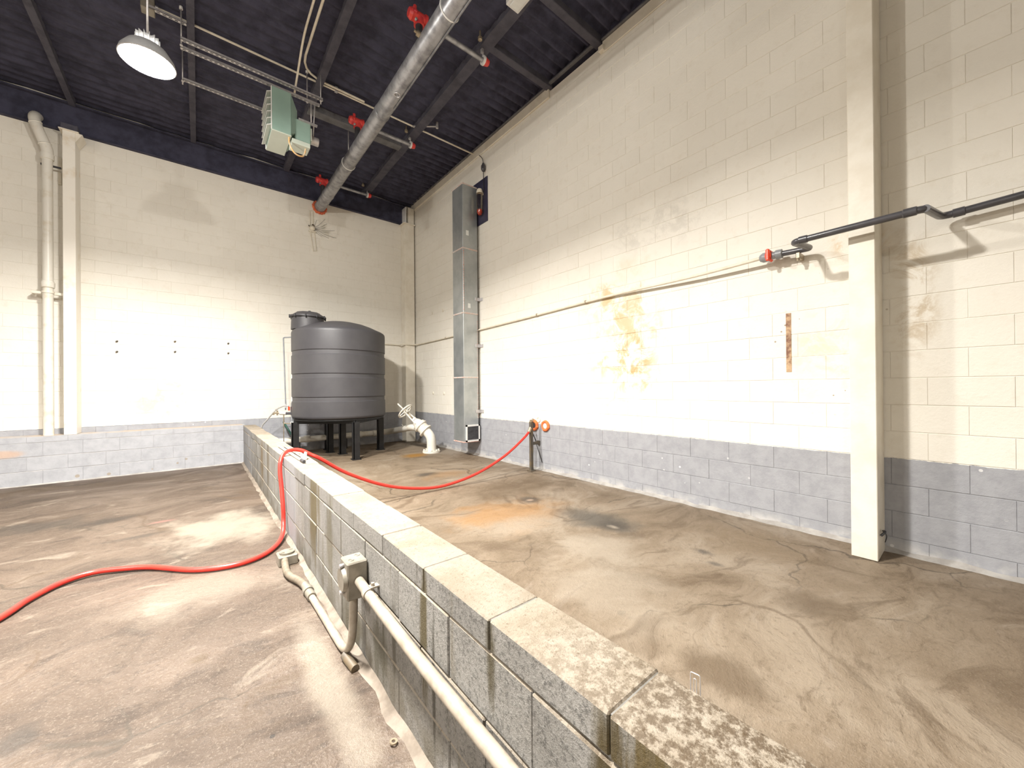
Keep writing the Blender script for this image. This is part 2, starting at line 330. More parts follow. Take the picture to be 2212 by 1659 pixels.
# ------------------------------------------------------------------ mesh helpers
ORG = {}
class MB:
    def __init__(self): self.v = []; self.f = []; self.sm = []
    def add(self, vs, fs, smooth=False):
        o = len(self.v)
        self.v += [Vector(x) for x in vs]
        self.f += [tuple(i + o for i in f) for f in fs]
        self.sm += [smooth] * len(fs)
        return self
    def box(self, a, b, rot=None, bev=0.0):
        a = Vector(a); b = Vector(b); c = (a + b) / 2; h = (b - a) / 2
        h = Vector((abs(h.x), abs(h.y), abs(h.z)))
        if bev <= 0:
            vs = [Vector((sx * h.x, sy * h.y, sz * h.z)) for sz in (-1, 1) for sy in (-1, 1) for sx in (-1, 1)]
            fs = [(0, 2, 3, 1), (4, 5, 7, 6), (0, 1, 5, 4), (2, 6, 7, 3), (0, 4, 6, 2), (1, 3, 7, 5)]
        else:
            bv = min(bev, min(h) * 0.9)
            vs = []; idx = {}
            for sx in (-1, 1):
                for sy in (-1, 1):
                    for sz in (-1, 1):
                        for ax in range(3):
                            p = [sx * (h.x - bv), sy * (h.y - bv), sz * (h.z - bv)]
                            p[ax] = (sx, sy, sz)[ax] * h[ax]
                            idx[(sx, sy, sz, ax)] = len(vs); vs.append(Vector(p))
            fs = []
            S = (-1, 1)
            for ax in range(3):
                o1, o2 = [i for i in range(3) if i != ax]
                for s in S:
                    q = []
                    for (u_, v_) in ((-1, -1), (1, -1), (1, 1), (-1, 1)):
                        t = [0, 0, 0]; t[ax] = s; t[o1] = u_; t[o2] = v_
                        q.append(idx[(*t, ax)])
                    fs.append(tuple(q))
                for u_ in S:
                    for v_ in S:
                        q = []
                        for (s, m) in ((-1, o1), (1, o1), (1, o2), (-1, o2)):
                            t = [0, 0, 0]; t[ax] = s; t[o1] = u_; t[o2] = v_
                            q.append(idx[(*t, m)])
                        fs.append(tuple(q))
            for sx in S:
                for sy in S:
                    for sz in S: fs.append(tuple(idx[(sx, sy, sz, ax)] for ax in range(3)))
        if rot is not None: vs = [rot @ x for x in vs]
        return self.add([x + c for x in vs], fs)
    def frame(self, d):
        d = Vector(d).normalized()
        t = Vector((0, 0, 1)) if abs(d.z) < 0.9 else Vector((1, 0, 0))
        x = d.cross(t).normalized(); y = d.cross(x).normalized()
        return x, y, d
    def cyl(self, p0, p1, r, r2=None, n=16, caps=True):
        p0 = Vector(p0); p1 = Vector(p1); r2 = r if r2 is None else r2
        x, y, d = self.frame(p1 - p0)
        vs = []
        for p, rr in ((p0, r), (p1, r2)):
            for i in range(n):
                a = 2 * PI * i / n
                vs.append(p + x * (rr * math.cos(a)) + y * (rr * math.sin(a)))
        self.add(vs, [(i, (i + 1) % n, n + (i + 1) % n, n + i) for i in range(n)], True)
        if caps:
            self.add(vs[:n], [tuple(range(n))]); self.add(vs[n:], [tuple(range(n))])
        return self
    def tube(self, pts, r, n=12, caps=True):
        pts = [Vector(p) for p in pts]
        rs = r if isinstance(r, (list, tuple)) else [r] * len(pts)
        vs = []; x = None
        for i, p in enumerate(pts):
            d = (pts[min(i + 1, len(pts) - 1)] - pts[max(i - 1, 0)]).normalized()
            if x is None: x = self.frame(d)[0]
            else: x = (x - d * x.dot(d)).normalized()
            y = d.cross(x)
            for j in range(n):
                a = 2 * PI * j / n
                vs.append(p + x * (rs[i] * math.cos(a)) + y * (rs[i] * math.sin(a)))
        fs = []
        for i in range(len(pts) - 1):
            for j in range(n):
                fs.append((i * n + j, i * n + (j + 1) % n, (i + 1) * n + (j + 1) % n, (i + 1) * n + j))
        self.add(vs, fs, True)
        if caps:
            self.add(vs[:n], [tuple(range(n))]); self.add(vs[-n:], [tuple(range(n))])
        return self
    def lathe(self, prof, c, axis=(0, 0, 1), n=32, close=False):
        c = Vector(c); x, y, d = self.frame(axis)
        vs = []
        for (r, z) in prof:
            for i in range(n):
                a = 2 * PI * i / n
                vs.append(c + d * z + x * (r * math.cos(a)) + y * (r * math.sin(a)))
        fs = []; m = len(prof)
        for k_ in range(m if close else m - 1):
            k2 = (k_ + 1) % m
            for i in range(n):
                fs.append((k_ * n + i, k_ * n + (i + 1) % n, k2 * n + (i + 1) % n, k2 * n + i))
        return self.add(vs, fs, True)
    def torus(self, c, axis, R, r, n=24, m=8):
        return self.lathe([(R + r * math.cos(2 * PI * i / m), r * math.sin(2 * PI * i / m)) for i in range(m)], c, axis, n, True)
    def prism(self, poly, d):
        """closed prism from polygon (3d points) extruded by vector d"""
        p = [Vector(q) for q in poly]; d = Vector(d); n = len(p)
        self.add(p + [q + d for q in p], [tuple(range(n)), tuple(range(n, 2 * n))] + [(i, (i + 1) % n, n + (i + 1) % n, n + i) for i in range(n)])
        return self
    def build(self, name, mat, parent=None, org=None, fixn=True):
        o = Vector(org) if org is not None else (ORG[parent] if parent is not None else Vector((0, 0, 0)))
        me = bpy.data.meshes.new(name)
        me.from_pydata([tuple(x - o) for x in self.v], [], self.f)
        me.polygons.foreach_set('use_smooth', self.sm)
        if fixn:
            bm = bmesh.new(); bm.from_mesh(me)
            bmesh.ops.remove_doubles(bm, verts=bm.verts, dist=1e-5)
            bmesh.ops.recalc_face_normals(bm, faces=bm.faces)
            for e in bm.edges:
                if len(e.link_faces) == 2 and e.calc_face_angle(0) > 0.7: e.smooth = False
            bm.to_mesh(me); bm.free()
        me.update()
        me.materials.append(mat)
        ob = bpy.data.objects.new(name, me)
        COL.objects.link(ob)
        if parent is not None: ob.parent = parent
        else: ob.location = o
        ORG[ob] = o
        return ob

def tag(o, label, cat, group=None):
    o['label'] = label; o['category'] = cat
    if group: o['group'] = group
    return o
def thing(name, label, cat, loc, group=None):
    o = bpy.data.objects.new(name, None)
    o.empty_display_size = 0.1
    COL.objects.link(o); o.location = loc
    ORG[o] = Vector(loc)
    return tag(o, label, cat, group)
def struct(o): o['kind'] = 'structure'; return o
def smooth_path(pts, sub=6):
    """Catmull-Rom through the points"""
    P = [Vector(p) for p in pts]; out = []
    for i in range(len(P) - 1):
        p0 = P[max(i - 1, 0)]; p1 = P[i]; p2 = P[i + 1]; p3 = P[min(i + 2, len(P) - 1)]
        for s in range(sub):
            t = s / sub
            out.append(0.5 * ((2 * p1) + (p2 - p0) * t + (2 * p0 - 5 * p1 + 4 * p2 - p3) * t * t + (3 * p1 - p0 - 3 * p2 + p3) * t ** 3))
    out.append(P[-1]); return out
def bend_path(pts, r, seg=5):
    """straight runs joined by round elbows of radius r"""
    P = [Vector(p) for p in pts]; out = [P[0]]
    for i in range(1, len(P) - 1):
        a = (P[i - 1] - P[i]); b = (P[i + 1] - P[i])
        rr = min(r, a.length * 0.49, b.length * 0.49)
        a.normalize(); b.normalize()
        for s in range(seg + 1):
            t = s / seg
            q0 = P[i] + a * rr; q2 = P[i] + b * rr
            out.append((1 - t) ** 2 * q0 + 2 * t * (1 - t) * P[i] + t * t * q2)
    out.append(P[-1]); return out

# ------------------------------------------------------------------ floors and shell
def grid_floor(name, x0, x1, y0, y1, z, mat, step=0.2):
    mb = MB(); nx = max(2, int((x1 - x0) / step)); ny = max(2, int((y1 - y0) / step))
    vs = []
    for j in range(ny + 1):
        for i in range(nx + 1):
            x = x0 + (x1 - x0) * i / nx; y = y0 + (y1 - y0) * j / ny
            edge = min(x - x0, x1 - x, y - y0, y1 - y)
            h = 0.012 * noise.noise(Vector((x * 0.8, y * 0.8, 3))) * min(1, max(0, edge / 0.4))
            vs.append((x, y, z + min(h, 0.0)))
    mb.add(vs, [(j * (nx + 1) + i, j * (nx + 1) + i + 1, (j + 1) * (nx + 1) + i + 1, (j + 1) * (nx + 1) + i) for j in range(ny) for i in range(nx)], True)
    return struct(mb.build(name, mat))
grid_floor('floor', XW, XL + 0.02, YF, YC + 0.02, ZL, M['floor_l'])
grid_floor('floor', XD - 0.02, XR + 0.02, YF, YB + 0.02, ZR, M['floor_r'])
def plain_wall(name, a, b): return struct(MB().box(a, b).build(name, M['plain']))
plain_wall('wall_left', (XW - 0.2, YF, ZL), (XW, YB, 5.9))
plain_wall('wall_front', (XW, YF - 0.2, ZL), (XR, YF, 5.9))

# ceiling: fluted deck under sprayed insulation
mb = MB(); vs_ = []; xs = [XW + (XR + 0.12 - XW) * (i / 46) ** 0.8 for i in range(47)]
ny = int((YB + 0.1 - YF) / 0.0254)
for j in range(ny + 1):
    y = YF + (YB + 0.1 - YF) * j / ny
    ph = (y / 0.152) % 1.0
    prof = min(1, max(0, (abs(ph - 0.5) - 0.14) / 0.13))
    for x in xs:
        s = min(1, max(0, (x - 2.9) / 1.0)); s = s * s * (3 - 2 * s)
        s2 = 0.5 + 0.5 * noise.noise(Vector((x * 0.5, y * 0.5, 9)))
        amp = 0.008 + 0.020 * s2 + 0.050 * s
        h = 0.030 * noise.noise(Vector((x * 1.6, y * 1.6, 0))) + 0.016 * noise.noise(Vector((x * 5, y * 5, 4)))
        vs_.append((x, y, ceil_z(y) + amp * prof + h * (1 - 0.6 * s)))
nx = len(xs)
mb.add(vs_, [(j * nx + i, (j + 1) * nx + i, (j + 1) * nx + i + 1, j * nx + i + 1) for j in range(ny) for i in range(nx - 1)], True)
struct(mb.build('ceiling', M['ceiling'], fixn=False))

# ------------------------------------------------------------------ block walls
def block_mesh(L, H, T, gap_h, gap_v, bev, axis, closed=False):
    """one block; front face at local 0, running along the wall, axis 'x': faces -y ; 'y': faces -x"""
    l = L / 2 - gap_v / 2; h = H / 2 - gap_h / 2; vs = []; fs = []
    if closed:
        mb = MB().box((0, -l, -h), (T, l, h), bev=bev)
        return mb
    rows = [(l - bev, h - bev, 0.0), (l, h, bev), (l, h, T)]
    for (a, b, d) in rows:
        for (sa, sb) in ((-1, -1), (1, -1), (1, 1), (-1, 1)):
            vs.append((sa * a, d, sb * b) if axis == 'x' else (d, -sa * a, sb * b))
    fs = [(0, 1, 2, 3)]
    for k_ in range(2):
        for i in range(4): fs.append((k_ * 4 + i, k_ * 4 + 4 + i, k_ * 4 + 4 + (i + 1) % 4, k_ * 4 + (i + 1) % 4))
    mb = MB(); mb.add(vs, fs); return mb
def project(p):
    d = Vector(p) - CAMPOS; z = d.dot(FX)
    if z < 0.1: return None
    return (1106 + 823.86 * d.dot(RX) / z, 835.5 - 823.86 * d.dot(UX) / z, z)
def block_wall(root, axis, face, lo, hi, zlo, zhi, z0, H, L, off, mat, limit=300, bev=0.0025, gh=0.004, gv=0.0008, T=0.03):
    """z0: a joint height; off: function row -> joint offset along the wall"""
    proto = block_mesh(L, H, T, gh, gv, bev, axis)
    src = None; cand = []
    for n in range(int(math.floor((zlo - z0) / H)), int(math.ceil((zhi - z0) / H))):
        a = max(zlo, z0 + n * H); b = min(zhi, z0 + (n + 1) * H)
        if b - a < 0.02: continue
        j0 = off(n); m0 = int(math.floor((lo - j0) / L))
        m = m0
        while j0 + m * L < hi:
            p = max(lo, j0 + m * L); q = min(hi, j0 + (m + 1) * L); m += 1
            if q - p < 0.02: continue
            c = (p + q) / 2; zc = (a + b) / 2
            P = (c, face, zc) if axis == 'x' else (face, c, zc)
            pr = project(P); sc = 0.0
            if pr and -60 < pr[0] < 2272 and -60 < pr[1] < 1719:
                nd = abs((CAMPOS - Vector(P)).normalized()[1 if axis == 'x' else 0])
                sc = (q - p) * (b - a) * nd / pr[2] ** 2
            cand.append((sc, P, (q - p) / L, (b - a) / H))
    cand.sort(key=lambda t: -t[0])
    rest = MB()
    for i, (sc, P, sl, sh) in enumerate(cand):
        jit = random.uniform(-0.0012, 0.0012)
        P = (P[0], P[1] + jit, P[2]) if axis == 'x' else (P[0] + jit, P[1], P[2])
        if i < limit:
            if src is None:
                src = proto.build('block', mat, fixn=False)
                src.parent = root; ob = src
            else:
                ob = bpy.data.objects.new('block', src.data); COL.objects.link(ob); ob.parent = root
            ob.location = Vector(P) - ORG[root]
            ob.scale = (sl, 1, sh) if axis == 'x' else (1, sl, sh)
        else:
            s = Vector((sl, 1, sh)) if axis == 'x' else Vector((1, sl, sh))
            rest.add([Vector((v.x * s.x, v.y * s.y, v.z * s.z)) + Vector(P) for v in proto.v], proto.f)
    if rest.v:
        r = rest.build('blockwork', mat, root, fixn=False); r['kind'] = 'stuff'
REC = 0.004
wr = struct(MB().box((XR + REC, YF, -0.1), (XR + 0.25, YB + 0.2, 5.75)).build('wall_right', M['mortar_paint']))
block_wall(wr, 'y', XR, -1.2, YB, 0.0, 5.645, 0.718, 0.2032, 0.388, lambda n: 0.035 if n % 2 else 0.229, M['wall_r'])
wb = struct(MB().box((XW, YB + REC, -0.1), (XR + 0.2, YB + 0.25, 6.0)).build('wall_back', M['mortar_paint']))
block_wall(wb, 'x', YB, -3.4, XR, 0.0, 5.75, 0.708, 0.190, 0.365, lambda n: -0.735 if n % 2 == 0 else -0.735 + 0.1825, M['wall_b'])
# ledge in front of the back wall (left of the divider)
wl = struct(MB().box((XW, YC + REC, ZL), (XL + 0.03, YB + 0.01, ZD - 0.003)).build('wall_ledge', M['mortar_ledge']))
block_wall(wl, 'x', YC, -3.4, XL, ZL, ZD, 0.547, 0.2032, 0.391, lambda n: -1.515 if n % 2 == 0 else -1.365, M['ledge'], T=0.34, gh=0.006, gv=0.003)
# dividing block wall
wd = struct(MB().box((XL + 0.008, -1.7, ZL - 0.02), (XD - 0.008, YC - 0.002, ZD - 0.006)).build('wall_middle', M['mortar']))
def divider_blocks():
    L = 0.404; rows = [(0.539, ZD, 0.063), (0.336, 0.539, 0.290), (0.133, 0.336, 0.088), (ZL - 0.01, 0.133, 0.290)]
    for (a, b, off) in rows:
        H = b - a; src = None
        m = int(math.floor((-1.7 - off) / L))
        while off + m * L < YC:
            p = max(-1.7, off + m * L); q = min(YC, off + (m + 1) * L); m += 1
            if q - p < 0.03: continue
            if src is None:
                src = MB().box((0, -L / 2 + 0.0015, -H / 2 + 0.003), (XD - XL, L / 2 - 0.0015, H / 2 - 0.003), bev=0.004).build('block', M['divider'])
                src.parent = wd; ob = src
            else:
                ob = bpy.data.objects.new('block', src.data); COL.objects.link(ob); ob.parent = wd
            top = b > 0.6
            ob.location = (XL + random.uniform(-0.003, 0.003), (p + q) / 2, (a + b) / 2 + (random.uniform(-0.003, 0.0015) if top else 0))
            ob.scale = (1, (q - p) / L, 1)
            if top: ob.rotation_euler = (random.uniform(-0.004, 0.004), 0, random.uniform(-0.006, 0.006))
divider_blocks()
# ragged sealant fillets along the wall feet
def fillet(name, pts_fn, n, mat, parent, hx, hz, sgn):
    mb = MB(); vs = []
    for i in range(n + 1):
        x, y, z, along = pts_fn(i / n)
        k1 = hx * (0.75 + 0.5 * noise.noise(Vector((along * 6, 1, 0)))); k2 = hz * (0.75 + 0.6 * noise.noise(Vector((along * 5, 7, 0))))
        nrm = Vector(sgn)
        vs += [Vector((x, y, z)) + nrm * k1, Vector((x, y, z)) + nrm * k1 * 0.45 + Vector((0, 0, k2 * 0.42)), Vector((x, y, z + k2)) + nrm * 0.001]
    mb.add(vs, [(i * 3 + j, i * 3 + 3 + j, i * 3 + 4 + j, i * 3 + 1 + j) for i in range(n) for j in range(2)], True)
    return mb.build(name, mat, parent, fixn=False)
fillet('sealant_fillet', lambda t: (XL, -1.6 + t * (YC + 1.58), ZL, t * 10), 160, M['cove'], wd, 0.050, 0.028, (-1, 0, 0))
fillet('sealant_fillet', lambda t: (XR, -1.2 + t * (YB + 1.1), ZR, t * 10), 160, M['covegrey'], wr, 0.07, 0.035, (-1, 0, 0))
fillet('sealant_fillet', lambda t: (XL - t * 4.2, YC, ZL, t * 4), 90, M['covegrey'], wl, 0.03, 0.02, (0, -1, 0))

# ------------------------------------------------------------------ roof steel
b = tag(MB().box((XW, 8.86, 5.285), (3.93, YB + 0.004, 5.30), bev=0.004).box((XW, 8.90, 5.30), (3.93, YB + 0.004, 5.72)).box((XW, 8.83, 5.715), (3.93, YB + 0.004, 5.74), bev=0.004)
        .build('roof_beam', M['ceiling']), 'black sprayed steel beam running along the top of the back wall', 'beam')
for (jx, jw, lab) in ((-1.50, 0.075, 'narrow black roof joist above the cream pipe, leftmost of the joists'),
                      (-0.06, 0.075, 'black roof joist beside the glowing lamp'),
                      (1.385, 0.095, 'black roof joist above the green heater'),
                      (2.95, 0.145, 'wide black roof joist to the right of the big ceiling pipe')):
    y0 = YF + 0.05; mbj = MB()
    zz = lambda y: ceil_z(y)
    n = 40; vs = []
    for i in range(n + 1):
        y = y0 + (8.86 - y0) * i / n
        d = 0.075 + 0.012 * noise.noise(Vector((jx, y * 2.2, 1)))
        wv = jw / 2 * (1 + 0.12 * noise.noise(Vector((jx, y * 1.7, 5))))
        vs += [(jx - wv, y, zz(y) + 0.03), (jx - wv, y, zz(y) - d), (jx + wv, y, zz(y) - d), (jx + wv, y, zz(y) + 0.03)]
    mbj.add(vs, [(i * 4 + j, i * 4 + 4 + j, i * 4 + 5 + j, i * 4 + 1 + j) for i in range(n) for j in range(3)])
    mbj.add(vs[:4], [(0, 1, 2, 3)]); mbj.add(vs[-4:], [(3, 2, 1, 0)])
    tag(mbj.build('roof_joist', M['joist'], org=(jx, y0, 5.7)), lab, 'joist')
def bridging(x0, x1, y, w, z, mat, lab):
    return tag(MB().box((x0, y - w / 2, z - 0.02), (x1, y + w / 2, z + 0.10), bev=0.006).build('bridging_bar', mat, org=(x0, y, z)), lab, 'bar')
bridging(1.36, 2.90, 6.74, 0.16, 5.735, M['bar'], 'flat grey bar spanning two roof joists right of the green heater')
bridging(2.97, 4.13, 4.06, 0.10, 5.79, M['joist'], 'black cross bar between wide joist and right wall, by the red sprinkler cap')
bridging(2.97, 4.13, 3.14, 0.10, 5.79, M['joist'], 'black cross bar reaching the right wall near the top of the frame')
# ledger trim on top of the right wall, with the open pocket
tr = struct(MB().box((4.085, 4.06, 5.648), (4.28, YB + 0.02, 5.80), bev=0.005).build('trim_1', M['cream']))
MB().box((4.06, 4.06, 5.80), (4.28, YB, 5.825), bev=0.004).build('lip', M['bar'], tr)
tr2 = struct(MB().box((4.10, YF, 5.648), (4.28, 3.08, 5.80), bev=0.005).build('trim_2', M['cream']))
MB().box((4.075, YF, 5.80), (4.28, 3.08, 5.825), bev=0.004).build('lip', M['bar'], tr2)
tr3 = struct(MB().box((4.20, 3.08, 5.648), (4.28, 4.06, 5.86)).build('trim_3', M['cream']))
MB().box((4.04, 3.10, 5.80), (4.09, 4.05, 5.83), bev=0.004).build('channel', M['bar'], tr3)
MB().box((4.12, 3.10, 5.70), (4.18, 4.05, 5.74), bev=0.004).build('channel', M['bar'], tr3)
MB().box((4.06, 3.04, 5.66), (4.13, 3.12, 5.73), bev=0.006).build('end_block', M['cream'], tr3)
struct(MB().box((XR - 0.02, YF, 5.83), (4.30, YB, 6.1)).build('trim_4', M['ceiling']))

# ------------------------------------------------------------------ columns
def column(name, lab, cap_at_top, base, parts):
    t = thing(name, lab, 'column', base)
    for (nm, a, b_, m) in parts: MB().box(a, b_, bev=0.004).build(nm, m, t)
    return t
t = column('steel_column', 'cream box column standing out from the right wall, behind the black pipe', 0, (3.95, 0.535, 0),
    [('shaft', (3.78, 0.461, 0.0), (4.105, 0.607, 5.75), M['cream'])])
MB().tube(smooth_path([(3.86, 0.455, 0.17), (3.88, 0.435, 0.20), (3.93, 0.45, 0.19)]), 0.008, 6).tube(smooth_path([(3.93, 0.45, 0.19), (4.0, 0.44, 0.14), (4.03, 0.452, 0.08)]), 0.003, 5).build('wire_stub', M['blackpipe'], t)
t = column('steel_column', 'cream box column on the ledge beside the big cream pipe', 0, (-1.49, 8.77, ZD),
    [('shaft', (-1.562, 8.62, ZD), (-1.432, 8.926, 5.19), M['cream_old']), ('cap_plate', (-1.60, 8.60, 5.19), (-1.395, 8.926, 5.205), M['cream']),
     ('bearing_stub', (-1.58, 8.63, 5.205), (-1.41, 8.925, 5.30), M['joist'])])
MB().prism([(-1.432, 8.63, 5.05), (-1.36, 8.63, 5.19), (-1.432, 8.63, 5.19)], (0, 0.27, 0)).build('gusset', M['cream'], t)
t = column('steel_column', 'cream box column in the corner behind the tank', 0, (3.96, 8.8, 0),
    [('shaft', (3.835, 8.69, 0.0), (4.075, 8.926, 5.24), M['cream']), ('cap_plate', (3.79, 8.65, 5.24), (4.09, 8.926, 5.262), M['cream']),
     ('bearing_stub', (3.93, 8.70, 5.262), (4.08, 8.926, 5.66), M['cream']), ('stiffener', (3.86, 8.70, 5.262), (3.885, 8.926, 5.66), M['white'])])

# ------------------------------------------------------------------ cream vent pipe on the left
t = thing('vent_pipe', 'thick cream vertical pipe standing on the ledge at far left', 'pipe', (-1.722, 8.70, ZD))
MB().cyl((-1.722, 8.70, ZD), (-1.722, 8.70, 4.78), 0.054, n=24).build('pipe', M['whitepipe'], t)
MB().tube(smooth_path([(-1.722, 8.70, 4.76), (-1.725, 8.70, 4.86), (-1.76, 8.70, 4.98), (-1.80, 8.70, 5.10), (-1.835, 8.71, 5.22), (-1.85, 8.74, 5.30), (-1.85, 8.80, 5.36), (-1.85, 8.86, 5.38)], 4), 0.062, 18).build('elbow', M['whitepipe'], t)
for z_ in (2.86, 4.76): MB().lathe([(0.054, -0.05), (0.068, -0.045), (0.070, 0.03), (0.062, 0.035), (0.062, 0.05), (0.054, 0.055)], (-1.722, 8.70, z_), n=24).build('hub', M['whitepipe'], t)
for (p, ax) in (((-1.745, 8.70, 4.93), (-0.3, 0, 1)), ((-1.835, 8.71, 5.215), (-0.3, 0, 1))): MB().torus(p, ax, 0.058, 0.012, 20, 6).build('ring', M['whitepipe'], t)
MB().box((-1.90, 8.765, 2.725), (-1.575, 8.80, 2.765), bev=0.003).box((-1.90, 8.80, 2.725), (-1.885, YB, 2.765)).box((-1.59, 8.80, 2.725), (-1.575, YB, 2.765)).lathe([(0.056, -0.014), (0.063, -0.014), (0.063, 0.014), (0.056, 0.014)], (-1.722, 8.70, 2.745), n=20, close=True).build('clamp', M['cream'], t)
MB().box((-1.80, 8.755, 4.64), (-1.60, 8.775, 4.665)).build('clamp_band', M['blackpipe'], t)
MB().box((-1.655, 8.89, 4.70), (-1.615, YB + 0.001, 4.86), bev=0.003).box((-1.655, 8.89, 4.45), (-1.62, YB + 0.001, 4.64), bev=0.003).build('strut_stub', M['creampipe'], t)

# ------------------------------------------------------------------ big sprinkler main and branches
PX, PZ, PR = 2.014, 5.175, 0.105
t = thing('sprinkler_main', 'big grey steel pipe slanting across the black ceiling into the back wall', 'pipe', (PX, 8.9, PZ))
MB().cyl((PX, -2.5, PZ), (PX, YB + 0.01, PZ), PR, n=32).build('pipe', M['steelpipe'], t)
MB().cyl((PX + 0.055, -2.5, PZ - 0.10), (PX + 0.055, 5.0, PZ - 0.10), 0.011, n=8).build('seam', M['steelpipe'], t)
mbs = MB()
for i in range(15):
    a = 2 * PI * i / 15
    mbs.lathe([(0.0, -0.02), (0.03, -0.012), (0.034, 0.0), (0.02, 0.02), (0, 0.024)], (PX + math.cos(a) * 0.118, 8.905 + 0.012 * math.sin(5 * a), PZ + math.sin(a) * 0.118), (0, -1, 0), 8)
mbs.torus((PX, 8.905, PZ), (0, 1, 0), 0.118, 0.022, 28, 8).build('wall_seal', M['redseal'], t)
for yy in (3.42, 6.86):
    MB().torus((PX, yy, PZ), (0, 1, 0), PR + 0.004, 0.007, 32, 6).build('hanger_ring', M['white'], t)
    MB().cyl((PX, yy, PZ + PR), (PX, yy, ceil_z(yy) + 0.02), 0.009, n=8).build('hanger_rod', M['strut'], t)
MB().torus((PX - 0.02, 4.72, PZ - PR - 0.001), (0.1, 0, 1), 0.036, 0.006, 18, 6).build('weld_boss', M['strut'], t)
for yy in (5.30, 8.2): MB().lathe([(PR, -0.03), (PR + 0.006, -0.02), (PR + 0.006, 0.02), (PR, 0.03)], (PX, yy, PZ), (0, 1, 0), 28).build('coupling_band', M['steelpipe'], t)
MB().cyl((PX - 0.10, 3.9, PZ + 0.03), (PX - 0.135, 3.9, PZ + 0.04), 0.03, n=10).cyl((PX - 0.135, 3.9, PZ + 0.04), (PX - 0.165, 3.9, PZ + 0.045), 0.014, n=8).build('plug', M['brass'], t)
names = {4.12: 'nearest', 6.37: 'middle', 8.63: 'farthest'}
for yy, wd_ in names.items():
    zb = 5.60
    lab = {'nearest': 'sprinkler branch with red couplings nearest the top of the frame', 'middle': 'sprinkler branch with red couplings by the flat grey bar, right of the heater', 'farthest': 'sprinkler branch with red couplings close to the back wall'}[wd_]
    t = thing('sprinkler_branch', lab, 'pipe', (PX, yy, PZ + PR), 'sprinkler branch pipes over the ceiling main')
    MB().cyl((PX, yy, PZ + 0.08), (PX, yy, zb), 0.043, n=14).build('riser', M['blackpipe'], t)
    rc = MB().cyl((PX - 0.105, yy, zb + 0.02), (PX + 0.075, yy, zb + 0.02), 0.060, n=14).cyl((PX, yy, zb - 0.075), (PX, yy, zb), 0.062, n=14)
    rc.cyl((PX - 0.13, yy, zb + 0.02), (PX - 0.095, yy, zb + 0.02), 0.048, 0.066, n=14).cyl((PX - 0.05, yy, zb + 0.06), (PX - 0.05, yy, zb + 0.135), 0.022, n=8).cyl((PX + 0.065, yy, zb + 0.02), (PX + 0.09, yy, zb + 0.02), 0.072, n=14)
    rc.box((PX - 0.09, yy - 0.075, zb + 0.0), (PX - 0.05, yy + 0.075, zb + 0.035), bev=0.008).build('coupling', M['redcoup'], t)
    MB().cyl((PX - 0.06, yy - 0.06, zb - 0.06), (PX - 0.06, yy - 0.035, zb - 0.06), 0.015, n=6).build('bolt', M['strut'], t)
    MB().cyl((PX + 0.06, yy, zb + 0.02), (2.93, yy, zb + 0.02), 0.030, n=14).build('pipe', M['steelpipe'], t)
    MB().cyl((2.945, yy, zb + 0.02), (3.01, yy, zb + 0.02), 0.056, 0.040, n=14).build('end_cap', M['redcoup'], t)
    MB().cyl((2.92, yy, zb + 0.02), (2.945, yy, zb + 0.02), 0.058, n=14).build('end_ring', M['white'], t)
    MB().tube([(2.93, yy, zb + 0.05), (2.93, yy, zb + 0.13), (2.91, yy, ceil_z(yy))], 0.011, 6).box((2.90, yy - 0.018, zb + 0.11), (2.93, yy + 0.018, zb + 0.16)).build('hanger_rod', M['strut'], t)
    MB().lathe([(0, -0.03), (0.028, -0.02), (0.03, 0.01), (0.012, 0.03), (0.012, 0.10)], (2.80, yy - 0.12, 5.75), n=10).build('sprinkler_head', M['brass'], t)

# ------------------------------------------------------------------ struts, conduits, heater
def strut(x0, x1, y, z, lab, w_=0.041, h_=0.03):
    mb = MB(); rail = 0.0125
    mb.box((x0, y - w_ / 2, z), (x1, y - w_ / 2 + rail, z + 0.004)).box((x0, y + w_ / 2 - rail, z), (x1, y + w_ / 2, z + 0.004))
    mb.box((x0, y - w_ / 2, z), (x1, y - w_ / 2 + 0.004, z + h_)).box((x0, y + w_ / 2 - 0.004, z), (x1, y + w_ / 2, z + h_))
    n = int((x1 - x0) / 0.05)
    for i in range(n + 1):
        xx = x0 + (x1 - x0 - 0.02) * i / n
        mb.box((xx, y - w_ / 2 + rail, z), (xx + 0.022, y + w_ / 2 - rail, z + 0.004))
    return tag(mb.build('strut_channel', M['strut'], org=(x0, y, z)), lab, 'strut', 'slotted struts carrying the heater')
strut(-0.155, 1.37, 6.03, 5.385, 'long slotted steel strut passing over the green heater, rear of the close pair')
strut(-0.150, 1.38, 5.885, 5.385, 'long slotted steel strut over the green heater, front of the close pair')
strut(-0.150, 0.79, 6.64, 5.385, 'slotted steel strut between the glowing lamp and the heater louvres')
strut(-0.44, -0.10, 6.04, 5.70, 'short slotted strut stub at the junction box above the lamp')
for (x, y, z0, z1, lab) in ((-0.145, 5.955, 5.385, 5.82, 'thin threaded rod holding the struts by the lamp'), (1.355, 5.885, 5.33, 5.83, 'long threaded rod holding the right end of the struts'),
                            (1.21, 6.03, 5.36, 5.815, 'short threaded rod just left of the strut ends'), (-0.15, 6.64, 5.33, 5.81, 'threaded rod holding the single strut right of the lamp')):
    t = thing('hanger_rod', lab, 'rod', (x, y, z0))
    MB().cyl((x, y, z0), (x, y, z1), 0.007, n=8).build('rod', M['strut'], t)
    MB().cyl((x, y, 5.368), (x, y, 5.384), 0.016, n=6).build('nut', M['strut'], t)
    MB().cyl((x, y, z1 - 0.02), (x, y, z1 + 0.02), 0.018, n=8).build('anchor', M['white'], t)
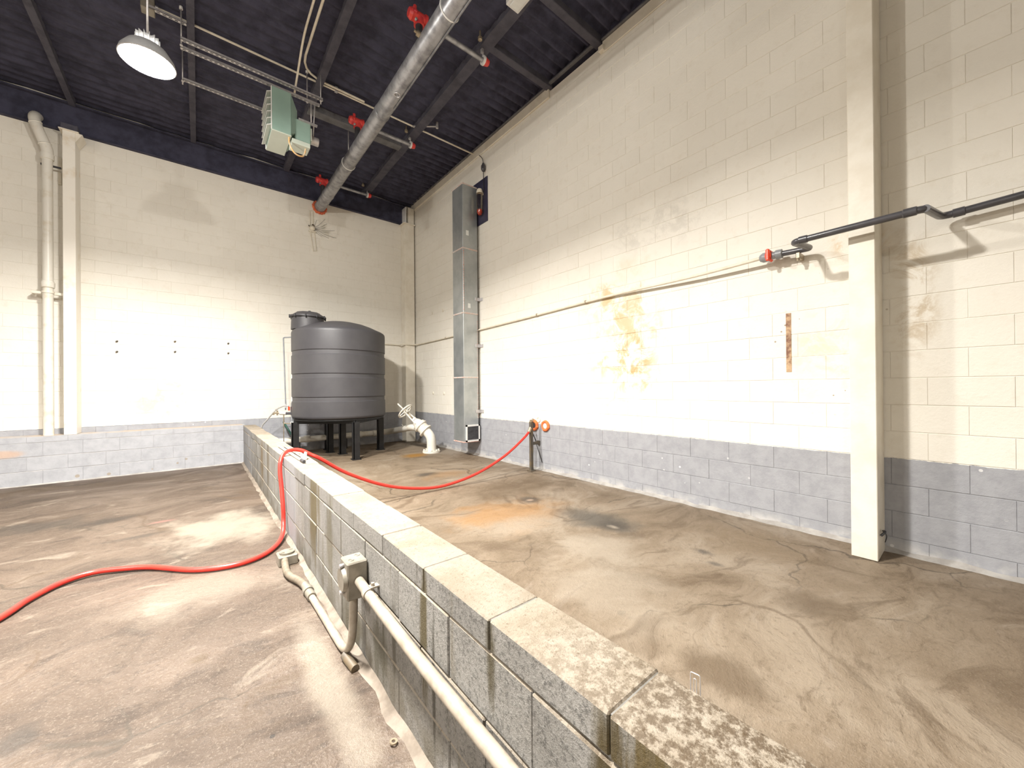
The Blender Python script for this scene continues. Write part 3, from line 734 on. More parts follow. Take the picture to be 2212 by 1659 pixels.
def ctube(name, lab, pts, r, mat, bend=0.12, clips=()):
    t = thing(name, lab, 'conduit', pts[0])
    MB().tube(bend_path(pts, bend), r, 10).build('tube', mat, t)
    for c in clips: MB().box((c[0] - 0.02, c[1] - r - 0.012, c[2] - r - 0.004), (c[0] + 0.02, c[1] + r + 0.012, c[2] + 0.05)).build('clip', M['strut'], t)
    return t
ctube('ceiling_conduit', 'cream conduit running along the black ceiling from junction box to the right wall', [(-0.40, 6.10, 5.79), (4.10, 6.10, 5.765)], 0.014, M['creampipe'], 0.1, [(1.62, 6.10, 5.78)])
ctube('ceiling_conduit', 'cream conduit with a wide bend left of the big pipe', [(1.13, -2.0, 5.79), (1.13, 6.045, 5.78), (2.0, 6.052, 5.775), (2.02, 6.055, 5.775)], 0.015, M['creampipe'], 0.34)
ctube('ceiling_conduit', 'straight cream conduit dropping onto the heater struts', [(1.05, -2.0, 5.80), (1.05, 5.4, 5.79), (1.05, 6.03, 5.42)], 0.013, M['creampipe'], 0.2)
t = thing('conduit_arm', 'short grey arm pointing off the ceiling conduit near the right wall', 'conduit', (2.83, 6.1, 5.77))
MB().cyl((2.83, 6.11, 5.77), (3.17, 5.83, 5.76), 0.013, n=8).build('arm', M['strut'], t)
MB().cyl((3.17, 5.83, 5.73), (3.17, 5.83, 5.83), 0.022, n=10).build('anchor', M['strut'], t)
t = thing('junction_box', 'pale junction box on the ceiling above the lamp', 'box', (-0.44, 6.08, 5.7))
MB().box((-0.50, 6.02, 5.68), (-0.38, 6.14, 5.83), bev=0.006).build('body', M['boxmetal'], t)
MB().cyl((-0.38, 6.10, 5.79), (-0.35, 6.10, 5.79), 0.022, n=10).build('connector', M['strut'], t)

t = thing('unit_heater', 'green hanging unit heater with louvres, beside the lamp', 'heater', (0.9, 6.3, 5.38))
MB().box((0.775, 6.00, 4.80), (1.005, 6.58, 5.385), bev=0.006).build('casing', M['heater'], t)
MB().box((0.772, 6.002, 4.788), (1.008, 6.578, 4.803), bev=0.004).build('bottom_panel', M['heaterpale'], t)
for i in range(6):
    z_ = 4.86 + i * 0.09
    r_ = Matrix.Rotation(math.radians(-28), 3, 'Y')
    MB().box((0.715, 6.02, z_ - 0.004), (0.785, 6.56, z_ + 0.004), rot=r_).build('louvre', M['white'], t)
for y_ in (6.0, 6.56): MB().box((0.765, y_, 4.80), (0.775, y_ + 0.02, 5.38)).build('front_frame', M['white'], t)
mb = MB(); vs = [(1.005, 6.0, 4.83), (1.005, 6.58, 4.83), (1.005, 6.58, 5.36), (1.005, 6.0, 5.36), (1.09, 6.08, 4.90), (1.09, 6.50, 4.90), (1.09, 6.50, 5.22), (1.09, 6.08, 5.22)]
mb.add(vs, [(4, 5, 6, 7), (0, 1, 5, 4), (1, 2, 6, 5), (2, 3, 7, 6), (3, 0, 4, 7), (3, 2, 1, 0)])
mb.build('fan_shroud', M['heater'], t)
MB().box((1.06, 6.05, 4.80), (1.26, 6.30, 5.10), bev=0.012).build('motor_housing', M['heater'], t)
MB().box((1.02, 6.04, 4.735), (1.25, 6.28, 4.80), bev=0.006).build('junction_tray', M['heaterpale'], t)
MB().box((1.255, 6.06, 4.86), (1.275, 6.22, 5.04), bev=0.004).build('access_plate', M['heaterpale'], t)
MB().cyl((1.27, 6.25, 4.98), (1.40, 6.25, 4.98), 0.06, n=16).build('motor', M['strut'], t)
MB().tube(smooth_path([(0.985, 6.05, 4.80), (0.985, 6.03, 4.70), (1.03, 6.03, 4.605), (1.10, 6.05, 4.58), (1.17, 6.08, 4.62), (1.20, 6.1, 4.735)]), 0.011, 8).build('flex_cable', M['orangecable'], t)
MB().cyl((1.26, 6.03, 5.10), (1.26, 6.03, 5.40), 0.009, n=8).cyl((1.32, 6.20, 5.02), (1.31, 6.03, 5.40), 0.009, n=8).box((1.10, 6.02, 5.08), (1.34, 6.06, 5.10)).build('support_rods', M['strut'], t)
for x_ in (0.82, 0.96):
    for y_ in (6.03, 6.55): MB().cyl((x_, y_ if y_ < 6.2 else 6.56, 5.38), (x_, y_ if y_ < 6.2 else 6.56, 5.40), 0.012, n=6).build('mount_bolt', M['strut'], t)

# ------------------------------------------------------------------ lamps
def lamp(x, y, z, watts, lab):
    t = thing('high_bay_lamp', lab, 'lamp', (x, y, z), 'high bay lamps')
    MB().lathe([(0.205, 0.0), (0.212, 0.004), (0.20, 0.05), (0.15, 0.13), (0.085, 0.17), (0.08, 0.17), (0.14, 0.125), (0.19, 0.05), (0.2, 0.004)], (x, y, z), n=36, close=True).build('reflector', M['lamphouse'], t)
    MB().cyl((x, y, z + 0.012), (x, y, z + 0.018), 0.192, n=36).build('lens', M['lens'], t)
    mbf = MB().cyl((x, y, z + 0.165), (x, y, z + 0.25), 0.05, n=20)
    for i in range(14):
        a = 2 * PI * i / 14; r_ = Matrix.Rotation(a, 3, 'Z')
        c = Vector((x, y, z + 0.21)) + r_ @ Vector((0.062, 0, 0))
        mbf.box(c - Vector((0.028, 0.002, 0.04)), c + Vector((0.028, 0.002, 0.04)), rot=r_)
    mbf.build('heat_sink', M['lamphouse'], t)
    MB().cyl((x, y, z + 0.25), (x, y, ceil_z(y) + 0.02), 0.009, n=8).build('pendant_rod', M['strut'], t)
    MB().cyl((x, y, ceil_z(y) - 0.05), (x, y, ceil_z(y) + 0.03), 0.045, n=14).build('canopy', M['lamphouse'], t)
    L = bpy.data.lights.new('lamp_light', 'AREA'); L.shape = 'DISK'; L.size = 0.36; L.spread = math.radians(154); L.energy = watts; L.color = LAMPCOL
    o = bpy.data.objects.new('lamp_light', L); COL.objects.link(o); o.parent = t; o.location = (0, 0, 0.006)
    L = bpy.data.lights.new('lamp_fill', 'POINT'); L.shadow_soft_size = 0.04; L.energy = watts * SIDE_FILL; L.color = LAMPCOL  # extra point light added to brighten upper walls and ceiling
    o = bpy.data.objects.new('lamp_fill', L); COL.objects.link(o); o.parent = t; o.location = (0, 0, -0.06)
for (i, lab) in enumerate(('round glowing high bay lamp hanging left of the green heater', 'round high bay lamp hanging high above the dividing wall, out of the picture',
                           'added fill lamp hanging over the far left floor, out of the picture', 'added fill lamp hanging behind the camera')):  # far left and rear lamps are unseen fill added for brightness
    lamp(*LAMPS[i], lab)
t = thing('strip_light', 'white strip light fixture whose end shows at the top edge of the frame', 'lamp', (2.89, 2.9, 5.82))
MB().box((2.80, 2.25, 5.765), (2.985, 3.47, 5.86), bev=0.006).build('housing', M['white'], t)
MB().box((2.83, 2.28, 5.745), (2.955, 3.44, 5.766), bev=0.008).build('diffuser', M['label'], t)

# ------------------------------------------------------------------ galvanised duct
DX0, DX1, DY0, DY1, DZ0, DZ1 = 3.735, 4.055, 5.94, 6.30, 0.285, 5.03
t = thing('air_duct', 'tall square galvanised duct fixed upright to the right wall', 'duct', (3.9, 6.12, DZ0))
secs = [DZ0, 1.475, 2.66, 3.85, DZ1]
for a, b_ in zip(secs[:-1], secs[1:]):
    MB().box((DX0, DY0, a + 0.004), (DX1, DY1, b_ - 0.004), bev=0.005).build('duct_section', M['galv'], t)
for z_ in secs[1:-1]:
    MB().box((DX0 - 0.007, DY0 - 0.007, z_ - 0.013), (DX1, DY1 + 0.007, z_ + 0.013), bev=0.004).build('joint_band', M['galvseam'], t)
MB().box((DX0 - 0.01, DY0 - 0.01, DZ1 - 0.012), (DX1, DY1 + 0.01, DZ1 + 0.01), bev=0.004).build('top_rim', M['galvseam'], t)
MB().box((DX0 - 0.008, DY0 - 0.008, DZ0 - 0.008), (DX1, DY1 + 0.008, DZ0 + 0.012), bev=0.004).build('bottom_rim', M['sealdot'], t)
mb = MB()
for i in range(26): mb.lathe([(0, -0.004), (0.010, -0.002), (0.012, 0.003), (0, 0.007)], (DX0 + 0.012, DY0 - 0.002, 2.72 + i * 0.043), (0, -1, 0), 7)
for i in range(44): mb.lathe([(0, -0.004), (0.007, -0.002), (0.008, 0.003), (0, 0.007)], (DX1 - 0.012, DY0 - 0.002, 0.72 + i * 0.042), (0, -1, 0), 7)
s = mb.build('sealant_dots', M['sealdot'], t); s['kind'] = 'stuff'
for (x_, z_, w_, h_) in ((3.835, 4.14, 0.058, 0.09), (3.865, 2.80, 0.055, 0.085)): MB().box((x_ - w_ / 2, DY0 - 0.002, z_ - h_ / 2), (x_ + w_ / 2, DY0 + 0.002, z_ + h_ / 2)).build('sticker', M['label'], t)
for z_ in (2.94, 2.07, 0.84):
    MB().box((3.99, DY0 - 0.012, z_ - 0.03), (XR - 0.002, DY0 - 0.002, z_ + 0.03), bev=0.003).box((XR - 0.012, DY0 - 0.09, z_ - 0.03), (XR - 0.002, DY0 - 0.002, z_ + 0.03), bev=0.003).build('wall_bracket', M['strut'], t)
g = MB().box((3.77, DY0 - 0.012, 0.29), (3.80, DY0, 0.60)).box((4.045, DY0 - 0.012, 0.29), (4.075, DY0, 0.60)).box((3.77, DY0 - 0.012, 0.29), (4.075, DY0, 0.32)).box((3.77, DY0 - 0.012, 0.57), (4.075, DY0, 0.60)).build('grille', M['white'], t)
MB().box((3.80, DY0 - 0.004, 0.32), (4.045, DY0 - 0.001, 0.57)).build('grille_back', M['dark'], g)
for i in range(11):
    z_ = 0.333 + i * 0.0225
    MB().box((3.80, DY0 - 0.012, z_ - 0.003), (4.045, DY0 - 0.004, z_ + 0.003), rot=Matrix.Rotation(0.5, 3, 'X')).build('slat', M['bar'], g)

# dark blue wall panel, jar lamp and plug
tag(MB().box((4.095, 5.665, 4.345), (XR + 0.004, 6.12, 5.17), bev=0.004).build('wall_panel', M['bluepanel']), 'dark blue painted panel on the right wall behind the duct top', 'panel')
t = thing('jar_light', 'jar shaped light with a red bulb, beside the top of the duct', 'lamp', (4.02, 5.80, 4.72))
MB().lathe([(0.0, -0.25), (0.03, -0.245), (0.052, -0.2), (0.055, 0.12), (0.05, 0.17)], (4.02, 5.80, 4.72), n=20).build('glass_jar', M['glass'], t)
MB().lathe([(0.0, 0.23), (0.045, 0.225), (0.06, 0.18), (0.06, 0.15), (0, 0.15)], (4.02, 5.80, 4.72), n=20).build('cap', M['creampipe'], t)
MB().lathe([(0.0, -0.235), (0.03, -0.225), (0.036, -0.19), (0.03, -0.15), (0.0, -0.13)], (4.02, 5.80, 4.72), n=14).build('bulb', M['redvalve'], t)
MB().box((4.06, 5.78, 4.86), (4.10, 5.82, 4.90)).build('arm', M['creampipe'], t)
t = thing('hanging_plug', 'dark plug hanging on a cord above the blue panel', 'plug', (4.07, 5.745, 5.34))
MB().tube(smooth_path([(4.085, 5.90, 5.65), (4.075, 5.80, 5.55), (4.07, 5.75, 5.46), (4.07, 5.745, 5.40)]), 0.006, 6).tube([(4.07, 5.745, 5.27), (4.075, 5.75, 5.10), (4.085, 5.76, 4.9)], 0.007, 6).build('cord', M['blackpipe'], t)
MB().lathe([(0, 0.09), (0.018, 0.085), (0.03, 0.05), (0.042, 0.03), (0.042, -0.03), (0.03, -0.06), (0.012, -0.075), (0, -0.08)], (4.07, 5.745, 5.34), n=14).build('body', M['pvcgrey'], t)

# ------------------------------------------------------------------ tank on its stand
TC = Vector((2.145, 7.935, 0)); TR = 0.835
dR = Vector((0.965, -0.261, 0)); dF = Vector((0.261, 0.965, 0))
def tk(a, b_, z): return TC + dR * a + dF * b_ + Vector((0, 0, z))
t = thing('storage_tank', 'big charcoal round plastic tank on a black stand in the corner', 'tank', TC + Vector((0, 0, 0.73)))
prof = [(0.0, 0.735), (TR - 0.06, 0.735), (TR - 0.03, 0.742), (TR - 0.008, 0.758), (TR, 0.785), (TR, 0.80)]
for (zb, zt) in ((1.060, 1.140), (1.485, 1.562), (1.905, 1.985)):
    prof += [(TR, zb - 0.02), (TR, zb - 0.006), (TR - 0.012, zb + 0.004), (TR - 0.013, zb + 0.014), (TR - 0.013, zt - 0.014), (TR - 0.014, zt - 0.006), (TR, zt + 0.004), (TR, zt + 0.02)]
prof += [(TR, 2.32), (TR - 0.004, 2.345), (TR - 0.02, 2.37), (TR - 0.05, 2.39), (TR - 0.12, 2.42), (0.6, 2.475), (0.45, 2.53), (0.28, 2.57), (0.12, 2.59), (0, 2.593)]
MB().lathe(prof, TC, n=72).build('body', M['tank'], t)
lc = tk(-0.555, -0.02, 0)
MB().cyl(lc + Vector((0, 0, 2.40)), lc + Vector((0, 0, 2.655)), 0.285, 0.275, n=28).build('manway_neck', M['tank'], t)
lid = MB().lathe([(0.0, 2.735), (0.20, 2.73), (0.215, 2.715), (0.29, 2.665), (0.315, 2.66), (0.315, 2.63), (0.27, 2.63)], lc, n=10)
ld = lid.build('manway_lid', M['tank'], t)
MB().cyl(lc + Vector((0.02, -0.05, 2.73)), lc + Vector((0.02, -0.05, 2.765)), 0.022, n=8).build('lid_vent', M['tank'], ld)
for i in range(10):
    a = 2 * PI * i / 10
    c = lc + Vector((0.305 * math.cos(a), 0.305 * math.sin(a), 2.61)); MB().cyl(c, c + Vector((0, 0, 0.06)), 0.014, n=6).build('lid_bolt', M['blackpipe'], ld)
# small pipework on the tank's left side
A = lambda x, y, z: (x, y, z)
MB().tube(bend_path([(1.42, 8.143, 2.27), (1.232, 8.298, 2.262), (1.26, 8.279, 1.00), (1.25, 8.23, 0.90)], 0.03), 0.013, 8).build('dark_line', M['uniongrey'], t)
MB().tube([(1.381, 8.175, 2.46), (1.356, 8.19, 0.99)], 0.021, 12).build('sight_tube', M['white'], t)
MB().tube(bend_path([(1.381, 8.175, 2.44), (1.383, 8.175, 2.49), (1.47, 8.14, 2.49)], 0.03), 0.016, 8).build('top_elbow', M['uniongrey'], t)
va = MB().cyl((1.50, 8.00, 0.835), (1.20, 8.19, 0.835), 0.024, n=12).cyl((1.345, 8.10, 0.80), (1.345, 8.10, 0.96), 0.034, n=12).cyl((1.41, 8.05, 0.835), (1.38, 8.075, 0.835), 0.045, n=12)
v = va.build('outlet_valve', M['pvcgrey'], t)
MB().box((1.27, 8.08, 0.89), (1.30, 8.13, 0.96), bev=0.006).build('red_handle', M['redvalve'], v)
MB().cyl((1.345, 8.10, 0.95), (1.345, 8.10, 1.03), 0.028, n=12).build('union', M['uniongrey'], v)
MB().cyl((1.25, 8.155, 0.835), (1.16, 8.23, 0.84), 0.030, n=12).build('white_coupling', M['whitepipe'], v)
MB().cyl((1.16, 8.23, 0.84), (1.075, 8.29, 0.845), 0.016, n=10).cyl((1.12, 8.26, 0.80), (1.12, 8.26, 0.89), 0.014, n=8).cyl((1.09, 8.27, 0.90), (1.15, 8.25, 0.95), 0.010, n=6).box((1.05, 8.27, 0.81), (1.08, 8.31, 0.85)).build('hose_bib', M['brass'], v)
MB().cyl((1.333, 8.09, 0.80), (1.333, 8.09, 0.68), 0.018, n=10).build('drop_pipe', M['uniongrey'], v)
MB().lathe([(0, -0.03), (0.025, -0.02), (0.027, 0.02), (0, 0.03)], (1.333, 8.09, 0.655), n=12).build('white_cap', M['white'], v)
MB().tube(bend_path([(1.333, 8.09, 0.645), (1.214, 8.189, 0.648), (1.214, 8.189, 0.82)], 0.03), 0.010, 8).tube(smooth_path([(1.214, 8.189, 0.66), (1.212, 8.19, 0.5), (1.212, 8.191, 0.20), (1.21, 8.19, 0.02)]), 0.008, 6).build('drain_line', M['brass'], v)
tag(MB().tube(smooth_path([(1.285, 8.13, 0.965), (1.22, 8.18, 0.975), (1.10, 8.27, 0.90), (0.96, 8.38, 0.70), (0.90, 8.44, 0.60), (0.87, 8.46, 0.40), (0.86, 8.46, 0.03)]), 0.013, 8).build('grey_tubing', M['greytube']), 'grey tubing arching from the tank valve down behind the dividing wall', 'tubing')

s = thing('tank_stand', 'black steel stand of legs carrying the charcoal tank', 'stand', TC)
legs = [(0.25, -0.74), (-0.76, -0.25), (0.76, 0.25), (-0.25, 0.74), (0.03, 0.02), (-0.2, 0.33)]
for i, (a, b_) in enumerate(legs):
    c = tk(a, b_, 0); rt = Matrix.Rotation(math.radians(18 - 39.4), 3, 'Z')
    w_ = 0.055
    MB().box(c + Vector((-w_, -w_, 0.015)), c + Vector((w_, -w_ + 0.014, 0.68)), rot=None).box(c + Vector((-w_, -w_, 0.015)), c + Vector((-w_ + 0.014, w_, 0.68))).build('leg', M['stand'], s)
    MB().box(c + Vector((-0.075, -0.075, 0.0)), c + Vector((0.075, 0.075, 0.015))).build('foot_plate', M['stand'], s)
def bar(p, q, h=0.07, w_=0.05):
    p = Vector(p); q = Vector(q); d = (q - p); n = d.cross(Vector((0, 0, 1))).normalized() * w_ / 2
    return MB().prism([p - n, p + n, p + n + Vector((0, 0, h)), p - n + Vector((0, 0, h))], d)
cs = [tk(a, b_, 0.65) for (a, b_) in (legs[0], legs[2], legs[3], legs[1])]
for i in range(4): bar(cs[i], cs[(i + 1) % 4]).build('top_rail', M['stand'], s)
bar(cs[0], cs[2]).build('cross_rail', M['stand'], s); bar(cs[1], cs[3]).build('cross_rail', M['stand'], s)
MB().cyl(TC + Vector((0, 0, 0.715)), TC + Vector((0, 0, 0.736)), TR - 0.03, n=48).build('deck_plate', M['stand'], s)
tag(MB().tube([(1.313, 8.754, 0.60), (1.44, 8.66, 0.33)], 0.018, 8).cyl((1.313, 8.754, 0.60), (1.313, YB + 0.002, 0.62), 0.012, n=6).build('green_bracket', M['greenrod']), 'dark green slanted bracket on the wall under the tank valve', 'bracket')

# ------------------------------------------------------------------ low white pipe with gate valve
t = thing('drain_main', 'thick white pipe with handwheel gate valve low behind the tank', 'pipe', (3.59, 6.93, 0))
P_el = [(3.585, 6.93, 0.03), (3.585, 6.93, 0.22), (3.57, 6.96, 0.33), (3.535, 7.06, 0.42)]
MB().tube(smooth_path(P_el, 6), 0.092, 22).build('elbow', M['whitepipe'], t)
MB().cyl((3.585, 6.93, 0.0), (3.585, 6.93, 0.035), 0.172, n=28).build('floor_flange', M['whitepipe'], t)
for i in range(8):
    a = 2 * PI * i / 8 + 0.3
    MB().cyl((3.585 + 0.142 * math.cos(a), 6.93 + 0.142 * math.sin(a), 0.035), (3.585 + 0.142 * math.cos(a), 6.93 + 0.142 * math.sin(a), 0.068), 0.017, n=6).build('flange_bolt', M['whitepipe'], t)
V0 = Vector((3.52, 7.09, 0.44)); ax = Vector((-0.34, 0.46, 0.50)).normalized()
VP = lambda s_: V0 + ax * s_
MB().lathe([(0, -0.05), (0.10, -0.05), (0.145, -0.04), (0.145, -0.01), (0.115, 0.0), (0.118, 0.09), (0.145, 0.10), (0.145, 0.13), (0.128, 0.135), (0.128, 0.17), (0.105, 0.18), (0.085, 0.24), (0.06, 0.28), (0.0, 0.29)], V0, ax, 28).build('valve_body', M['whitepipe'], t)
x_, y_, _ = MB().frame(ax)
yk = MB()
for sgn in (-1, 1):
    yk.tube([VP(0.20) + x_ * sgn * 0.10, VP(0.30) + x_ * sgn * 0.085, VP(0.52) + x_ * sgn * 0.05], 0.016, 8)
yk.cyl(VP(0.51), VP(0.56), 0.05, n=14).cyl(VP(0.29), VP(0.33), 0.055, n=14)
yk.build('yoke', M['whitepipe'], t)
MB().cyl(VP(0.28), VP(0.62), 0.014, n=8).build('stem', M['brass'], t)
MB().cyl(VP(0.62), VP(0.80), 0.016, n=8).build('stem_tip', M['cream'], t)
hw = MB().torus(VP(0.57), ax, 0.165, 0.016, 28, 8).cyl(VP(0.55), VP(0.595), 0.03, n=12)
for i in range(4):
    a = PI / 2 * i + 0.5
    hw.cyl(VP(0.57), VP(0.57) + (x_ * math.cos(a) + y_ * math.sin(a)) * 0.165, 0.011, n=6)
hw.build('handwheel', M['cream'], t)
MB().tube(smooth_path([VP(0.05), VP(0.05) + Vector((-0.10, 0.32, 0.0)), (3.42, 7.9, 0.40), (3.45, 8.4, 0.33), (3.35, 8.62, 0.29), (3.1, 8.70, 0.272)], 5), 0.066, 18).build('connecting_bend', M['whitepipe'], t)
MB().cyl((3.15, 8.70, 0.272), (1.20, 8.70, 0.258), 0.060, n=22).build('pipe', M['whitepipe'], t)
for x0 in (2.75, 1.70, 3.08): MB().cyl((x0 - 0.045, 8.70, 0.268), (x0 + 0.045, 8.70, 0.268), 0.072, n=22).build('pipe_collar', M['whitepipe'], t)
MB().tube(bend_path([(1.25, 8.70, 0.258), (1.02, 8.70, 0.256), (0.98, YB, 0.256)], 0.08), 0.060, 18).build('wall_bend', M['whitepipe'], t)
for x0 in (1.55, 2.45): MB().box((x0 - 0.02, 8.64, 0.0), (x0 + 0.02, 8.76, 0.205)).build('pipe_support', M['stand'], t)
sp = MB()
for i in range(5):
    a = i * 1.25
    sp.cyl((3.50, 8.0, 0.40), Vector((3.50, 8.0, 0.40)) + Vector((-0.06, 0.10 * math.cos(a), 0.10 * math.sin(a))), 0.012, 0.006, n=6)
sp.build('bracket_spider', M['whitepipe'], t)

# ------------------------------------------------------------------ hose and its post
hose = [(-1.45, 2.7, -0.040), (-1.08, 3.25, -0.040), (-0.905, 3.624, -0.040), (-0.846, 3.822, -0.040), (-0.746, 4.006, -0.040), (-0.606, 4.086, -0.040), (-0.433, 4.022, -0.040), (-0.275, 3.917, -0.040), (-0.034, 3.655, -0.040),
        (0.181, 3.559, -0.040), (0.36, 3.602, -0.040), (0.49, 3.756, -0.038), (0.568, 3.94, -0.015), (0.592, 4.05, 0.07), (0.594, 4.08, 0.20), (0.592, 4.14, 0.36), (0.588, 4.19, 0.50), (0.600, 4.23, 0.60),
        (0.642, 4.29, 0.660), (0.715, 4.33, 0.677), (0.800, 4.32, 0.662), (0.875, 4.29, 0.615), (0.96, 4.265, 0.565), (1.217, 4.271, 0.381), (1.622, 4.285, 0.182), (2.023, 4.298, 0.073), (2.408, 4.311, 0.039), (2.917, 4.327, 0.114), (3.413, 4.344, 0.291), (3.781, 4.356, 0.504), (3.915, 4.355, 0.615)]
t = thing('red_hose', 'red rubber hose crossing the floor, over the dividing wall, to the post', 'hose', (0.7, 4.33, 0.64))
MB().tube(smooth_path(hose, 5), 0.0180, 12).build('hose', M['hose'], t)
MB().cyl((3.895, 4.352, 0.595), (3.94, 4.36, 0.66), 0.026, n=12).build('end_fitting', M['brass'], t)
t = thing('hose_post', 'short brown steel post holding the hose end near the right wall', 'post', (3.945, 4.36, 0))
MB().box((3.928, 4.335, 0.01), (3.972, 4.342, 0.755), bev=0.002).box((3.928, 4.335, 0.01), (3.935, 4.385, 0.755), bev=0.002).box((3.965, 4.335, 0.01), (3.972, 4.385, 0.755), bev=0.002).build('upright', M['post'], t)
MB().box((3.90, 4.31, 0.0), (4.0, 4.41, 0.012), bev=0.003).build('base_plate', M['post'], t)
MB().box((3.965, 4.335, 0.395), (4.105, 4.375, 0.438), bev=0.004).box((4.085, 4.325, 0.385), (4.112, 4.385, 0.448), bev=0.003).build('arm', M['post'], t)
MB().cyl((4.06, 4.37, 0.44), (4.015, 4.43, 0.62), 0.008, n=6).cyl((4.03, 4.33, 0.40), (4.10, 4.28, 0.12), 0.006, n=6).build('brace', M['blackpipe'], t)
MB().box((3.92, 4.33, 0.745), (3.94, 4.36, 0.785)).box((3.955, 4.335, 0.74), (3.98, 4.36, 0.80), rot=Matrix.Rotation(0.5, 3, 'Y')).build('top_clips', M['brass'], t)
def foam(y, z, r, lab, hole):
    t = thing('wall_sleeve', lab, 'wall hole', (XR, y, z))
    mb = MB().torus((XR - 0.012, y, z), (1, 0, 0), r, 0.024, 20, 8)
    for i in range(11):
        a = 2 * PI * i / 11; q = 0.02 + 0.009 * math.sin(i * 2.3)
        mb.lathe([(0, -q), (q * 0.8, -q * 0.5), (q, 0), (q * 0.7, q * 0.6), (0, q)], (XR - 0.014, y + r * math.cos(a) * 1.05, z + r * math.sin(a) * 1.05), (1, 0, 0), 8)
    mb.build('foam_ring', M['foam'], t)
    MB().cyl((XR - 0.02, y, z), (XR + 0.003, y, z), r * 0.82, n=18).build('centre', hole, t)
foam(4.455, 0.683, 0.066, 'orange foam ring with dark hole in wall right behind the post top', M['dark'])
foam(4.20, 0.690, 0.062, 'orange foam ring around a white plug in the wall, right of the post', M['white'])
tag(MB().torus((XR - 0.004, 4.36, 0.775), (1, 0, 0), 0.036, 0.010, 18, 6).cyl((XR - 0.004, 4.36, 0.775), (XR + 0.002, 4.36, 0.775), 0.034, n=14).build('pipe_stub', M['creampipe']), 'small cream round stub in the wall above the two orange rings', 'stub')

# ------------------------------------------------------------------ plastic pipe along the right wall
t = thing('grey_pipe', 'dark grey plastic pipe stepping around the right column', 'pipe', (3.74, 0.5, 2.45))
MB().tube(bend_path([(4.01, -1.3, 2.525), (4.01, 0.150, 2.447), (3.660, 0.205, 2.424)], 0.05), 0.024, 14).build('pipe', M['pvcgrey'], t)
MB().tube(bend_path([(3.86, 0.174, 2.437), (3.660, 0.205, 2.424), (3.660, 0.925, 2.418), (4.0, 0.880, 2.437), (4.0, 1.115, 2.448)], 0.05), 0.024, 14).build('pipe', M['pvcgrey'], t)
MB().lathe([(0.024, -0.035), (0.029, -0.03), (0.029, 0.03), (0.024, 0.035)], (3.66, 0.275, 2.4235), (0, 1, 0), 14).build('socket', M['pvcgrey'], t)
MB().lathe([(0.024, -0.03), (0.0295, -0.026), (0.0295, 0.026), (0.024, 0.03)], (4.01, 0.07, 2.451), (0, 1, -0.05), 14).build('socket', M['pvcgrey'], t)
MB().lathe([(0.024, -0.03), (0.0295, -0.026), (0.0295, 0.026), (0.024, 0.03)], (3.66, 0.855, 2.4185), (0, 1, 0), 14).build('socket', M['pvcgrey'], t)
MB().box((3.985, 0.955, 2.372), (4.112, 0.985, 2.424), bev=0.004).cyl((4.0, 0.97, 2.38), (4.0, 0.97, 2.352), 0.013, n=8).build('hanger_clip', M['brass'], t)
v = MB().lathe([(0.024, -0.10), (0.040, -0.095), (0.042, -0.05), (0.033, -0.045), (0.033, 0.0), (0.042, 0.005), (0.044, 0.05), (0.030, 0.075), (0.018, 0.08)], (4.0, 1.182, 2.448), (0, 1, 0), 18).build('ball_valve', M['uniongrey'], t)
MB().box((3.943, 1.160, 2.427), (3.983, 1.207, 2.469), bev=0.006).box((3.928, 1.167, 2.397), (3.958, 1.197, 2.502), bev=0.008).box((3.958, 1.164, 2.400), (4.038, 1.190, 2.502), bev=0.012).build('red_handle', M['redvalve'], v)
t = thing('cream_pipe', 'thin cream pipe sloping along the right wall from the red valve to the corner', 'pipe', (4.08, 4.0, 2.43))
MB().tube(smooth_path([(4.002, 1.25, 2.449), (4.028, 1.875, 2.434), (4.060, 2.69, 2.444), (4.085, 3.38, 2.440), (4.085, 4.6, 2.405), (4.085, 5.86, 2.377), (4.085, 6.9, 2.360), (4.085, 8.0, 2.345), (4.08, 8.55, 2.34)], 4), 0.0155, 10).build('pipe', M['creampipe'], t)
MB().tube(bend_path([(4.08, 8.54, 2.34), (4.06, 8.63, 2.34), (3.9, 8.665, 2.34), (3.78, 8.70, 2.34), (3.74, 8.90, 2.34), (3.0, 8.905, 2.34)], 0.05), 0.0155, 10).build('corner_bend', M['creampipe'], t)
for y_, z_ in ((3.38, 2.44), (4.35, 2.412), (7.2, 2.355)): MB().box((4.068, y_ - 0.014, z_ - 0.017), (XR, y_ + 0.014, z_ + 0.020), bev=0.003).build('pipe_clip', M['brass'], t)

